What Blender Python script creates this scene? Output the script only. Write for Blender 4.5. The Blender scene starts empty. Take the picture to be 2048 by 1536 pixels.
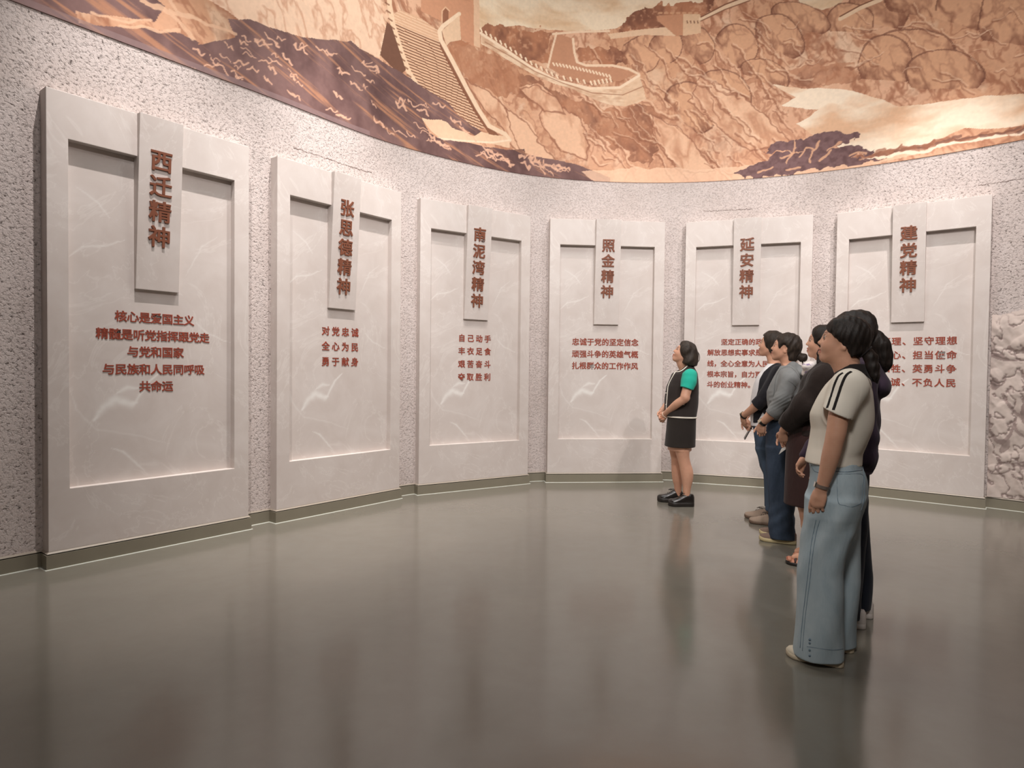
import bpy, bmesh, math, random
import numpy as np
from mathutils import Vector, Matrix

random.seed(7)
np.random.seed(7)
SC = bpy.context.scene
COL = SC.collection
PI = math.pi

# ------------------------------------------------------------------ camera
F_PX, PITCH, ROLL, CH = 1284.085, 0.0235355, 0.01117, 1.30
cam_d = bpy.data.cameras.new('camera')
cam = bpy.data.objects.new('camera', cam_d)
COL.objects.link(cam)
cam_d.sensor_fit = 'HORIZONTAL'
cam_d.sensor_width = 36.0
cam_d.lens = 36.0 * F_PX / 2048.0
cam_d.clip_start = 0.05
cam_d.clip_end = 100
cam.matrix_world = (Matrix.Translation((0, 0, CH))
                    @ Matrix.Rotation(PI / 2 - PITCH, 4, 'X')
                    @ Matrix.Rotation(ROLL, 4, 'Z'))
SC.camera = cam

# ------------------------------------------------------------------ view, world
vs = SC.view_settings
vs.view_transform = 'Standard'
try:
    vs.look = 'None'
except Exception:
    pass
vs.gamma = 1.0
vs.exposure = 0.18
vs.use_curve_mapping = False
W = bpy.data.worlds.new('world')
SC.world = W
W.use_nodes = True
W.node_tree.nodes['Background'].inputs[0].default_value = (0.9, 0.85, 0.8, 1)
W.node_tree.nodes['Background'].inputs[1].default_value = 0.02


def lamp(name, kind, loc, target, energy, color=(1, 1, 1), **kw):
    d = bpy.data.lights.new(name, kind)
    d.energy = energy
    d.color = color
    for k, v in kw.items():
        setattr(d, k, v)
    o = bpy.data.objects.new(name, d)
    COL.objects.link(o)
    o.location = loc
    v = Vector(target) - Vector(loc)
    o.rotation_euler = v.to_track_quat('-Z', 'Y').to_euler()
    return o


# plaques: centre of the front plane at the floor, turn about z
PLQ = [(-2.49895, 4.55445, 0.908876), (-1.52390, 5.82408, 0.902614), (-0.37736, 6.90349, 0.566190),
       (1.08588, 7.42577, 0.089830), (2.63344, 7.27146, -0.332494), (4.03861, 6.58972, -0.650120)]
PW, PH, PB = 1.34472, 3.02027, 0.10857
ML, MT, MB = 0.11896, 0.29058, 0.39073
SW, SZ, ST, SB = 0.29129, 1.82594, 0.04802, -0.02780

WARM = (1.0, 0.92, 0.88)
CEIL = 6.1
# steep track spots in front of each plaque (their hard shadows show under headers and title boards)
for (x, y, t), side, e in zip(PLQ, (-0.25, -0.35, -0.3, 0.3, 0.5, 0.55), (640, 640, 260, 210, 280, 560)):
    n = Vector((math.sin(t), -math.cos(t), 0))
    a = Vector((math.cos(t), math.sin(t), 0))
    c = Vector((x, y, 0))
    src = c + n * 1.15 + a * side + Vector((0, 0, 5.9))
    lamp('track_spot', 'SPOT', src, c + n * 0.1 + Vector((0, 0, 1.2)), e, WARM,
         spot_size=math.radians(50), spot_blend=1.0, shadow_soft_size=0.03)
# broad wash from the middle of the hall
for (x, y, z, tx, ty, tz, e) in ((0.3, 1.2, 5.2, -1.5, 6.0, 1.2, 150), (0.6, 0.9, 5.2, 0.4, 7.4, 1.3, 400),
                                 (2.6, 0.9, 5.2, 2.4, 7.4, 1.3, 340), (3.0, 1.6, 5.4, 4.2, 6.6, 1.2, 190)):
    lamp('wash_spot', 'SPOT', (x, y, z), (tx, ty, tz), e, (1.0, 0.925, 0.895),
         spot_size=math.radians(84), spot_blend=1.0, shadow_soft_size=0.08)
# added high fill wash on the mural and the plaster under it
for (x, y, z, tx, ty, tz, e) in ((-0.4, 2.4, 5.3, -2.4, 5.4, 4.0, 90), (0.8, 2.2, 5.3, 0.2, 7.4, 4.2, 210), (2.6, 2.2, 5.3, 3.2, 7.2, 4.2, 190)):
    lamp('mural_fill_spot', 'SPOT', (x, y, z), (tx, ty, tz), e, (1.0, 0.93, 0.90),
         spot_size=math.radians(78), spot_blend=1.0, shadow_soft_size=0.10)
# added fills: soft area along the plaques, spot behind camera on the visitors
lamp('soft_fill_area', 'AREA', (0.2, 5.0, 6.0), (0.2, 5.3, 0), 95, (0.96, 1.0, 0.97),
     shape='RECTANGLE', size=5.2, size_y=1.6)
lamp('visitor_fill_spot', 'SPOT', (-1.2, -1.6, 4.8), (1.75, 3.6, 1.1), 520, (1.0, 0.96, 0.91),
     spot_size=math.radians(40), spot_blend=1.0, shadow_soft_size=0.45)

# ------------------------------------------------------------------ helpers
def setp(o, label=None, cat=None, group=None, kind=None):
    if label: o['label'] = label
    if cat: o['category'] = cat
    if group: o['group'] = group
    if kind: o['kind'] = kind
    return o


def link(name, me, mat=None, parent=None, smooth=False):
    o = bpy.data.objects.new(name, me)
    COL.objects.link(o)
    if mat is not None and len(me.materials) == 0:
        for m in (mat if isinstance(mat, (list, tuple)) else [mat]):
            me.materials.append(m)
    if parent is not None:
        o.parent = parent
    if smooth:
        me.polygons.foreach_set('use_smooth', [True] * len(me.polygons))
    return o


def empty(name, loc, rz=0.0):
    o = bpy.data.objects.new(name, None)
    o.empty_display_size = 0.1
    COL.objects.link(o)
    o.location = loc
    o.rotation_euler = (0, 0, rz)
    return o


def raw_mesh(name, verts, faces):
    """numpy verts (n,3) and quads/tris (m,k) -> mesh"""
    me = bpy.data.meshes.new(name)
    verts = np.asarray(verts, dtype=np.float32)
    faces = np.asarray(faces, dtype=np.int32)
    k = faces.shape[1]
    me.vertices.add(len(verts))
    me.vertices.foreach_set('co', verts.ravel())
    me.loops.add(faces.size)
    me.loops.foreach_set('vertex_index', faces.ravel())
    me.polygons.add(len(faces))
    me.polygons.foreach_set('loop_start', np.arange(0, faces.size, k, dtype=np.int32))
    me.polygons.foreach_set('loop_total', np.full(len(faces), k, dtype=np.int32))
    me.update(calc_edges=True)
    me.validate()
    return me


def vcol(me, cols, name='paint'):
    """per-vertex sRGB colours 0..1 -> linear float colour attribute"""
    c = np.clip(np.asarray(cols, dtype=np.float64), 0, 1)
    lin = np.where(c <= 0.04045, c / 12.92, ((c + 0.055) / 1.055) ** 2.4)
    a = me.color_attributes.new(name, 'FLOAT_COLOR', 'POINT')
    buf = np.ones((len(c), 4), dtype=np.float32)
    buf[:, :3] = lin
    a.data.foreach_set('color', buf.ravel())


def box_bm(bm, x0, x1, y0, y1, z0, z1):
    vs_ = [bm.verts.new(p) for p in ((x0, y0, z0), (x1, y0, z0), (x1, y1, z0), (x0, y1, z0),
                                     (x0, y0, z1), (x1, y0, z1), (x1, y1, z1), (x0, y1, z1))]
    for f in ((3, 2, 1, 0), (4, 5, 6, 7), (0, 1, 5, 4), (1, 2, 6, 5), (2, 3, 7, 6), (3, 0, 4, 7)):
        bm.faces.new([vs_[i] for i in f])


def bm_mesh(name, bm, bevel=0.0):
    if bevel:
        bmesh.ops.bevel(bm, geom=bm.edges[:], offset=bevel, segments=2, affect='EDGES', profile=0.7)
    bmesh.ops.recalc_face_normals(bm, faces=bm.faces[:])
    me = bpy.data.meshes.new(name)
    bm.to_mesh(me)
    bm.free()
    return me


def rgb(r, g, b):
    def f(c):
        c /= 255.0
        return c / 12.92 if c <= 0.04045 else ((c + 0.055) / 1.055) ** 2.4
    return (f(r), f(g), f(b), 1)


class NT:
    def __init__(self, name, rough=0.6, spec=0.4):
        self.m = bpy.data.materials.new(name)
        self.m.use_nodes = True
        self.t = self.m.node_tree
        self.b = self.t.nodes['Principled BSDF']
        self.b.inputs['Roughness'].default_value = rough
        self.b.inputs['Specular IOR Level'].default_value = spec

    def n(self, typ, **kw):
        nd = self.t.nodes.new(typ)
        for k, v in kw.items():
            if k.startswith('i_'):
                key = k[2:]
                key = int(key) if key.isdigit() else key.replace('_', ' ')
                nd.inputs[key].default_value = v
            else:
                setattr(nd, k, v)
        return nd

    def l(self, a, b):
        self.t.links.new(a, b)

    def coords(self, kind='Object'):
        return self.n('ShaderNodeTexCoord').outputs[kind]

    def mapping(self, src, scale=(1, 1, 1), rot=(0, 0, 0)):
        mp = self.n('ShaderNodeMapping')
        mp.inputs['Scale'].default_value = scale
        mp.inputs['Rotation'].default_value = rot
        self.l(src, mp.inputs['Vector'])
        return mp.outputs[0]

    def noise(self, src, scale, detail=3, rough=0.55, dist=0.0):
        nd = self.n('ShaderNodeTexNoise')
        nd.inputs['Scale'].default_value = scale
        nd.inputs['Detail'].default_value = detail
        nd.inputs['Roughness'].default_value = rough
        nd.inputs['Distortion'].default_value = dist
        if src is not None:
            self.l(src, nd.inputs['Vector'])
        return nd.outputs['Fac']

    def ramp(self, fac, stops):
        r = self.n('ShaderNodeValToRGB')
        el = r.color_ramp.elements
        while len(el) < len(stops):
            el.new(0.5)
        for e, (p, c) in zip(el, stops):
            e.position = p
            e.color = c if len(c) == 4 else (*c, 1)
        self.l(fac, r.inputs[0])
        return r.outputs[0]

    def mix(self, fac, a, b, blend='MIX'):
        m = self.n('ShaderNodeMix', data_type='RGBA', blend_type=blend)
        for s, v in ((m.inputs[0], fac), (m.inputs[6], a), (m.inputs[7], b)):
            if hasattr(v, 'is_output') or isinstance(v, bpy.types.NodeSocket):
                self.l(v, s)
            else:
                s.default_value = v
        return m.outputs[2]

    def bump(self, h, strength, dist, prev=None):
        b = self.n('ShaderNodeBump')
        b.inputs['Strength'].default_value = strength
        b.inputs['Distance'].default_value = dist
        self.l(h, b.inputs['Height'])
        if prev is not None:
            self.l(prev, b.inputs['Normal'])
        return b.outputs[0]

    def base(self, v):
        if isinstance(v, bpy.types.NodeSocket):
            self.l(v, self.b.inputs['Base Color'])
        else:
            self.b.inputs['Base Color'].default_value = v
        return self


BW = lambda v: (v, v, v, 1)

# ------------------------------------------------------------------ materials of the setting
def mat_plaster():
    k = NT('pitted_plaster', 0.85, 0.2)
    co = k.coords()
    mp = k.mapping(co, (1, 1, 1.0), (0.0, 0.5, 0.3))
    n1 = k.noise(mp, 50, 4, 0.62, 0.3)
    n2 = k.noise(co, 2.2, 3, 0.6)
    n3 = k.noise(k.mapping(co, (1, 1, 0.6), (0.4, 0.3, 0)), 120, 2, 0.5)
    pit = k.ramp(n1, [(0.30, BW(0.95)), (0.42, BW(0))])
    # the print is coarser towards both ends of the wall and low down
    sx = k.n('ShaderNodeSeparateXYZ')
    k.l(co, sx.inputs[0])
    m1 = k.n('ShaderNodeMath', operation='SUBTRACT', i_1=0.9)
    k.l(sx.outputs[0], m1.inputs[0])
    m2 = k.n('ShaderNodeMath', operation='ABSOLUTE')
    k.l(m1.outputs[0], m2.inputs[0])
    m3 = k.n('ShaderNodeMapRange', i_1=1.4, i_2=4.0, i_3=0.2, i_4=1.0)
    k.l(m2.outputs[0], m3.inputs[0])
    m4 = k.n('ShaderNodeMath', operation='MULTIPLY')
    k.l(pit, m4.inputs[0])
    k.l(m3.outputs[0], m4.inputs[1])
    basec = k.ramp(n2, [(0.3, rgb(205, 193, 188)), (0.7, rgb(216, 205, 201))])
    c = k.mix(k.ramp(n3, [(0.3, BW(0.28)), (0.5, BW(0))]), basec, rgb(150, 135, 128))
    c = k.mix(m4.outputs[0], c, rgb(78, 66, 60))
    k.base(c)
    h1 = k.ramp(n1, [(0.28, BW(0)), (0.52, BW(1))])
    b1 = k.bump(h1, 0.7, 0.008)
    b2 = k.bump(n3, 0.5, 0.004, b1)
    k.l(b2, k.b.inputs['Normal'])
    return k.m


def mat_marble(name='pale_marble', painted=False):
    k = NT(name, 0.5, 0.35)
    co = k.coords()
    n1 = k.noise(k.mapping(co, (1, 1, 1), (0, 0.7, 0)), 1.6, 5, 0.62, 1.4)
    n2 = k.noise(co, 4.0, 5, 0.6, 0.6)
    vein = k.ramp(n1, [(0.485, BW(0)), (0.5, BW(0.30)), (0.515, BW(0))])
    c = k.ramp(n2, [(0.3, rgb(206, 196, 190)), (0.7, rgb(216, 208, 203))])
    c = k.mix(vein, c, rgb(234, 229, 224))
    if painted:
        at = k.n('ShaderNodeAttribute', attribute_name='paint')
        c = k.mix(at.outputs['Fac'], c, rgb(240, 238, 234))
    k.base(c)
    return k.m


def mat_floor():
    k = NT('polished_floor', 0.2, 0.5)
    co = k.coords()
    n1 = k.noise(co, 1.1, 5, 0.6, 0.3)
    n2 = k.noise(co, 9, 4, 0.6)
    n3 = k.noise(co, 140, 2, 0.5)
    c = k.ramp(n1, [(0.3, rgb(118, 115, 106)), (0.7, rgb(126, 122, 112))])
    c = k.mix(k.ramp(n2, [(0.35, BW(0)), (0.75, BW(0.25))]), c, rgb(112, 104, 93))
    c = k.mix(k.ramp(n3, [(0.74, BW(0)), (0.80, BW(0.35))]), c, rgb(175, 165, 150))
    k.base(c)
    r = k.n('ShaderNodeMapRange', i_3=0.12, i_4=0.19)
    k.l(n2, r.inputs[0])
    k.l(r.outputs[0], k.b.inputs['Roughness'])
    b = k.bump(n2, 0.05, 0.01)
    b = k.bump(k.ramp(n3, [(0.72, BW(0)), (0.8, BW(1))]), 0.15, 0.001, b)
    k.l(b, k.b.inputs['Normal'])
    k.b.inputs['IOR'].default_value = 1.8
    return k.m


def mat_flat(name, col, rough=0.6, spec=0.3, bump=0.0, bscale=120, metal=0.0, var=0.0, vscale=6):
    k = NT(name, rough, spec)
    k.b.inputs['Metallic'].default_value = metal
    co = k.coords()
    if var:
        n = k.noise(co, vscale, 4, 0.6)
        d = tuple(max(0, c * (1 - var)) for c in col[:3]) + (1,)
        e = tuple(min(1, c * (1 + var)) for c in col[:3]) + (1,)
        k.base(k.ramp(n, [(0.3, d), (0.7, e)]))
    else:
        k.base(col)
    if bump:
        k.l(k.bump(k.noise(co, bscale, 2), bump, 0.002), k.b.inputs['Normal'])
    return k.m


def mat_print(name, rough=0.7, spec=0.25):
    k = NT(name, rough, spec)
    at = k.n('ShaderNodeAttribute', attribute_name='paint')
    k.base(at.outputs['Color'])
    k.l(k.bump(k.noise(k.coords(), 90, 2), 0.08, 0.002), k.b.inputs['Normal'])
    return k.m


M_PLASTER = mat_plaster()
M_MARBLE = mat_marble()
M_MARBLE_P = mat_marble('pale_marble_veined', True)
M_FLOOR = mat_floor()
M_BASE = mat_flat('baseboard_paint', rgb(136, 130, 114), 0.45, 0.4, var=0.04)
M_CAP = mat_flat('baseboard_cap_paint', rgb(168, 158, 144), 0.45, 0.4)
M_BASE_GLINT = mat_flat('pale_glint_strip', rgb(206, 210, 200), 0.4, 0.4)  # pale strip at the floor line, its colour stands in for a reflected highlight
M_GROOVE = mat_flat('baseboard_groove', rgb(72, 64, 55), 0.8, 0.1)
M_COPPER = mat_flat('brown_letter', rgb(132, 82, 62), 0.45, 0.4, var=0.06)
M_RED = mat_flat('rust_red_letter', rgb(152, 72, 55), 0.6, 0.3, var=0.05)
M_CEIL = mat_flat('dark_ceiling_paint', rgb(96, 84, 76), 0.9, 0.1, var=0.08)
M_DARKWALL = mat_flat('plain_wall_paint', rgb(128, 110, 98), 0.9, 0.1, var=0.05)

# ------------------------------------------------------------------ wall plan
CTRL = [(-4.35, 0.4), (-4.30, 1.7), (-3.80, 2.95), (-3.085, 3.975), (-2.09, 5.255), (-1.095, 6.52), (0.275, 7.43), (1.89, 7.62),
        (3.43, 7.13), (4.70, 6.205), (5.80, 4.9), (6.40, 3.2), (6.55, 1.4), (6.2, -0.8), (5.0, -2.8), (3.0, -4.2), (0.6, -4.7),
        (-1.9, -4.2), (-3.6, -2.7), (-4.25, -1.0)]


def catmull(P, n=48, closed=True):
    P = [Vector(p) for p in P]
    N = len(P)
    out = []
    for i in range(N):
        p0, p1, p2, p3 = P[(i - 1) % N], P[i], P[(i + 1) % N], P[(i + 2) % N]
        for j in range(n):
            t = j / n
            out.append(0.5 * ((2 * p1) + (-p0 + p2) * t + (2 * p0 - 5 * p1 + 4 * p2 - p3) * t * t
                              + (-p0 + 3 * p1 - 3 * p2 + p3) * t ** 3))
    return out


PLAN = np.array([(p.x, p.y) for p in catmull(CTRL)])      # closed, 20*24 points
NSEG = 48


def offset_plan(pts, d, closed):
    pts = np.asarray(pts)
    if closed:
        tg = np.roll(pts, -1, 0) - np.roll(pts, 1, 0)
    else:
        tg = np.gradient(pts, axis=0)
    tg /= np.linalg.norm(tg, axis=1)[:, None]
    nin = np.stack([tg[:, 1], -tg[:, 0]], 1)      # inwards for this running direction
    return pts + nin * d


VIS0, VIS1 = 0, 13 * NSEG                                     # visible run: left part, back, right part
back = PLAN[VIS0:VIS1 + 1]
front = np.vstack([PLAN[VIS1:], PLAN[:1]])


def strip_mesh(name, pts, zs):
    n, m = len(pts), len(zs)
    V = np.zeros((n, m, 3))
    V[:, :, 0] = pts[:, 0][:, None]
    V[:, :, 1] = pts[:, 1][:, None]
    V[:, :, 2] = np.asarray(zs)[None, :]
    idx = np.arange(n * m).reshape(n, m)
    a, b, c, d = idx[:-1, :-1], idx[1:, :-1], idx[1:, 1:], idx[:-1, 1:]
    F = np.stack([a, d, c, b], -1).reshape(-1, 4)
    return raw_mesh(name, V.reshape(-1, 3), F)


def thick_strip(name, pts, z0, z1, th, closed=False):
    """wall strip with depth: inner face on pts, outer face th further out"""
    outer = offset_plan(pts, -th, False)
    n = len(pts)
    ring = np.stack([np.c_[pts, np.full(n, z0)], np.c_[pts, np.full(n, z1)],
                     np.c_[outer, np.full(n, z1)], np.c_[outer, np.full(n, z0)]], 1)
    idx = np.arange(n * 4).reshape(n, 4)
    F = []
    for k in range(4):
        k2 = (k + 1) % 4
        F.append(np.stack([idx[:-1, k], idx[:-1, k2], idx[1:, k2], idx[1:, k]], -1))
    F = np.vstack(F).tolist()
    F.append(idx[0, ::-1].tolist())
    F.append(idx[-1].tolist())
    me = raw_mesh(name, ring.reshape(-1, 3), np.array(F))
    me.polygons.foreach_set('use_smooth', [False] * len(me.polygons))
    return me


setp(link('wall_back', thick_strip('wall_back', back, 0, CEIL, 0.12), M_PLASTER, smooth=False), 'curved pitted cream plaster wall around the hall', kind='structure')
setp(link('wall_front', thick_strip('wall_front', front, 0, CEIL, 0.12), M_DARKWALL), kind='structure')
# floor and ceiling
for nm, z, mt, th in (('floor', 0.0, M_FLOOR, -0.1), ('ceiling', CEIL, M_CEIL, 0.1)):
    bm = bmesh.new()
    pl = offset_plan(PLAN, -0.12, True)
    v = [bm.verts.new((p[0], p[1], z)) for p in pl]
    f = bm.faces.new(v)
    r = bmesh.ops.extrude_face_region(bm, geom=[f])
    for g in r['geom']:
        if isinstance(g, bmesh.types.BMVert):
            g.co.z += th
    bmesh.ops.recalc_face_normals(bm, faces=bm.faces[:])
    setp(link(nm, bm_mesh(nm, bm), mt), kind='structure')


# baseboard: face, groove and cap are runs of three profiles
def run_profile(name, pts, prof, mats, parent=None, closed_ends=True):
    """prof: list of (outset, z, material index for the face up to the next point)"""
    bm = bmesh.new()
    rows = []
    for (d, z, _m) in prof:
        q = offset_plan(pts, d, False) if len(pts) > 2 else pts
        rows.append([bm.verts.new((p[0], p[1], z)) for p in q])
    for r in range(len(rows) - 1):
        for i in range(len(pts) - 1):
            f = bm.faces.new((rows[r][i], rows[r][i + 1], rows[r + 1][i + 1], rows[r + 1][i]))
            f.material_index = prof[r][2]
    me = bm_mesh(name, bm)
    return link(name, me, mats, parent)


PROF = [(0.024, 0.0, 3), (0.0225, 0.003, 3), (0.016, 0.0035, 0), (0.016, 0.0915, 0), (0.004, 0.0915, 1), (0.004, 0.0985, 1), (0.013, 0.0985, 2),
        (0.007, PB, 2), (-0.02, PB, 2)]
setp(run_profile('baseboard_back', back, PROF, [M_BASE, M_GROOVE, M_CAP, M_BASE_GLINT]), 'olive grey baseboard along the curved plaster wall', kind='structure')
setp(run_profile('baseboard_front', front, PROF, [M_BASE, M_GROOVE, M_CAP, M_BASE_GLINT]), kind='structure')

# ------------------------------------------------------------------ lettering
_glyph = {}


def glyph(ch, bold, ext):
    key = (ch, bold, ext)
    if key not in _glyph:
        cu = bpy.data.curves.new('letter', 'FONT')
        cu.body = ch
        cu.size = 1.0
        cu.offset = bold
        cu.extrude = ext
        cu.resolution_u = 3
        cu.align_x = 'LEFT'
        o = bpy.data.objects.new('letter', cu)
        COL.objects.link(o)
        bpy.context.view_layer.update()
        dg = bpy.context.evaluated_depsgraph_get()
        me = bpy.data.meshes.new_from_object(o.evaluated_get(dg))
        v = np.zeros(len(me.vertices) * 3)
        me.vertices.foreach_get('co', v)
        v = v.reshape(-1, 3)
        fc = [list(p.vertices) for p in me.polygons]
        bpy.data.objects.remove(o)
        bpy.data.meshes.remove(me)
        _glyph[key] = (v, fc)
    return _glyph[key]


def text_mesh(name, items, bold, depth):
    """items: (char, cx, cz, size) laid on the local xz plane, front at y = -depth"""
    V, Fc, off = [], [], 0
    items = [(ch, cx + dx * bold * size, cz + dz * bold * size * 0.6, size, k * 0.00012)
             for ch, cx, cz, size in items for k, (dx, dz) in enumerate(((-1, -1), (1, -1), (-1, 1), (1, 1), (0, 0)))]
    for ch, cx, cz, size, dd in items:
        v, fc = glyph(ch, 0.006, 0.5)
        # em box of a CJK glyph: advance 1.0, centre about (0.5, 0.38)
        x = (v[:, 0] - 0.5 * EM) * size / EM + cx
        z = (v[:, 1] - CYG * EM) * size / EM + cz
        y = np.where(v[:, 2] > 0, -depth - dd, 0.0)
        V.append(np.stack([x, y, z], 1))
        Fc += [[i + off for i in f] for f in fc]
        off += len(v)
    me = bpy.data.meshes.new(name)
    me.from_pydata(np.vstack(V).tolist(), [], Fc)
    me.update()
    return me


_v, _ = glyph('国', 0.006, 0.5)
EM = (_v[:, 0].max() + _v[:, 0].min())          # side bearings are equal, so this is the advance
CYG = (_v[:, 1].max() + _v[:, 1].min()) / 2 / EM

# ------------------------------------------------------------------ plaques
TITLES = ['西迁精神', '张思德精神', '南泥湾精神', '照金精神', '延安精神', '建党精神']
BODY = [
    ([('核心是爱国主义', 1.63), ('精髓是听党指挥跟党走', 1.507), ('与党和国家', 1.39), ('与民族和人民同呼吸', 1.267), ('共命运', 1.147)], 0.0768, 0.0815, 0),
    ([('对党忠诚', 1.62), ('全心为民', 1.484), ('勇于献身', 1.347)], 0.1065, 0.087, 0),
    ([('自己动手', 1.623), ('丰衣足食', 1.485), ('艰苦奋斗', 1.346), ('夺取胜利', 1.207)], 0.1065, 0.087, 0),
    ([('忠诚于党的坚定信念', 1.622), ('顽强斗争的英雄气概', 1.482), ('扎根群众的工作作风', 1.346)], 0.0875, 0.090, 0),
    ([('  坚定正确的政治方向', 1.636), ('解放思想实事求是的思想路', 1.515), ('线，全心全意为人民服务的', 1.388), ('根本宗旨，自力更生艰苦奋', 1.266), ('斗的创业精神。', 1.146)], 0.0745, 0.077, 1),
    ([('坚持真理、坚守理想', 1.63), ('践行初心、担当使命', 1.487), ('不怕牺牲、英勇斗争', 1.348), ('对党忠诚、不负人民', 1.207)], 0.0955, 0.091, 0),
]
_chars = {}
LABELS = ['cream marble wall plaque titled 西迁精神, the largest in view, at the far left',
          'cream marble wall plaque titled 张思德精神, second from the left, three short lines',
          'cream marble wall plaque titled 南泥湾精神, third from the left, four short lines',
          'cream marble wall plaque titled 照金精神, left of the woman in the teal-sleeved top',
          'cream marble wall plaque titled 延安精神, partly behind the women in cardigan and grey hoodie',
          'cream marble wall plaque titled 建党精神, last at the right beside the carved relief']

# frame with an opening (front plane y=0, going back to y=TH)
TH = 0.17
RD = 0.055


def frame_mesh():
    bm = bmesh.new()
    x0, x1, z0, z1 = -PW / 2, PW / 2, PB, PH
    a0, a1, b0, b1 = x0 + ML, x1 - ML, PB + MB, PH - MT
    o = [(x0, z0), (x1, z0), (x1, z1), (x0, z1)]
    i = [(a0, b0), (a1, b0), (a1, b1), (a0, b1)]
    of = [bm.verts.new((x, 0, z)) for x, z in o]
    fi = [bm.verts.new((x, 0, z)) for x, z in i]
    ob = [bm.verts.new((x, TH, z)) for x, z in o]
    ib = [bm.verts.new((x, TH, z)) for x, z in i]
    for k in range(4):
        j = (k + 1) % 4
        bm.faces.new((of[k], of[j], fi[j], fi[k]))
        bm.faces.new((ob[j], ob[k], ib[k], ib[j]))
        bm.faces.new((of[j], of[k], ob[k], ob[j]))
        bm.faces.new((fi[k], fi[j], ib[j], ib[k]))
    bmesh.ops.recalc_face_normals(bm, faces=bm.faces[:])
    sharp = [e for e in bm.edges if all(abs(v.co.y) < 1e-6 for v in e.verts) and len(e.link_faces) == 2
             and abs(e.link_faces[0].normal.dot(e.link_faces[1].normal)) < 0.5]
    bmesh.ops.bevel(bm, geom=sharp, offset=0.003, segments=2, affect='EDGES', profile=0.6)
    return bm_mesh('frame', bm)


def seg_dist(X, Z, pts):
    d = np.full(X.shape, 9.0)
    tt = np.zeros(X.shape)
    n = len(pts) - 1
    for k in range(n):
        (x0, z0), (x1, z1) = pts[k], pts[k + 1]
        ux, uz = x1 - x0, z1 - z0
        t = np.clip(((X - x0) * ux + (Z - z0) * uz) / (ux * ux + uz * uz), 0, 1)
        e = np.hypot(X - x0 - t * ux, Z - z0 - t * uz)
        better = e < d
        tt = np.where(better, (k + t) / n, tt)
        d = np.minimum(d, e)
    return d, tt


def vnoise(x, y, seed=0):
    xi, yi = np.floor(x).astype(np.int64), np.floor(y).astype(np.int64)
    fx, fy = x - xi, y - yi
    fx, fy = fx * fx * (3 - 2 * fx), fy * fy * (3 - 2 * fy)

    def h(a, b):
        n = (a * 374761393 + b * 668265263 + seed * 974711 + 12345) & 0x7fffffff
        n = ((n ^ (n >> 13)) * 1274126177) & 0x7fffffff
        return ((n ^ (n >> 16)) & 0xffff) / 65535.0
    return (h(xi, yi) * (1 - fx) + h(xi + 1, yi) * fx) * (1 - fy) + (h(xi, yi + 1) * (1 - fx) + h(xi + 1, yi + 1) * fx) * fy


def fbm(x, y, oct=4, seed=0, gain=0.55):
    s, a, t = 0, 1.0, 0
    for k in range(oct):
        s = s + a * vnoise(x * 2 ** k + 17.3 * k, y * 2 ** k - 9.1 * k, seed + k)
        t += a
        a *= gain
    return s / t


def back_mesh():
    x0, x1 = -PW / 2 + ML - 0.01, PW / 2 - ML + 0.01
    z0, z1 = PB + MB - 0.01, PH - MT + 0.01
    nx, nz = 150, 300
    xs, zs = np.linspace(x0, x1, nx), np.linspace(z0, z1, nz)
    X, Z = np.meshgrid(xs, zs, indexing='ij')
    V = np.stack([X, np.full_like(X, RD), Z], -1).reshape(-1, 3)
    idx = np.arange(nx * nz).reshape(nx, nz)
    F = np.stack([idx[:-1, :-1], idx[1:, :-1], idx[1:, 1:], idx[:-1, 1:]], -1).reshape(-1, 4)
    me = raw_mesh('back_panel', V, F)
    # the veining of the printed stone: a white splash and a few thin veins
    wx = X + 0.02 * (fbm(X * 14, Z * 14, 3, 3) - 0.5)
    wz = Z + 0.02 * (fbm(X * 14 + 50, Z * 14, 3, 5) - 0.5)
    m = np.zeros_like(X)
    for pts, w, s in (
        ([(-0.40, 0.93), (-0.33, 1.02), (-0.26, 1.06), (-0.17, 1.03), (-0.13, 1.04)], 0.030, 0.9),
        ([(-0.26, 1.10), (-0.19, 1.14), (-0.12, 1.14)], 0.014, 0.8),
        ([(-0.15, 1.02), (-0.10, 1.10), (-0.06, 1.17), (0.02, 1.24)], 0.012, 0.85),
        ([(-0.30, 0.73), (-0.22, 0.70), (-0.15, 0.63), (-0.08, 0.55)], 0.008, 0.8),
        ([(0.28, 1.62), (0.38, 1.54), (0.55, 1.48)], 0.006, 0.6),
        ([(-0.50, 2.45), (-0.36, 2.37), (-0.30, 2.28)], 0.006, 0.5),
        ([(-0.55, 1.99), (-0.46, 2.07), (-0.32, 2.10), (-0.2, 2.16)], 0.007, 0.55),
        ([(0.2, 1.95), (0.33, 2.2), (0.45, 2.28)], 0.005, 0.4),
        ([(-0.55, 1.2), (-0.50, 1.0), (-0.38, 0.86), (-0.1, 0.8), (0.1, 0.72)], 0.006, 0.35),
    ):
        d, t = seg_dist(wx, wz, pts)
        taper = np.sin(np.clip(t, 0.03, 0.97) * PI) ** 0.5
        m = np.maximum(m, s * np.exp(-(d / (w * taper)) ** 2))
    m *= 0.55 + 0.6 * fbm(X * 30, Z * 30, 3, 9)
    m = m.reshape(-1)
    a = me.color_attributes.new('paint', 'FLOAT_COLOR', 'POINT')
    buf = np.ones((len(m), 4), dtype=np.float32)
    buf[:, 0] = buf[:, 1] = buf[:, 2] = np.clip(m, 0, 1)
    a.data.foreach_set('color', buf.ravel())
    return me


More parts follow.
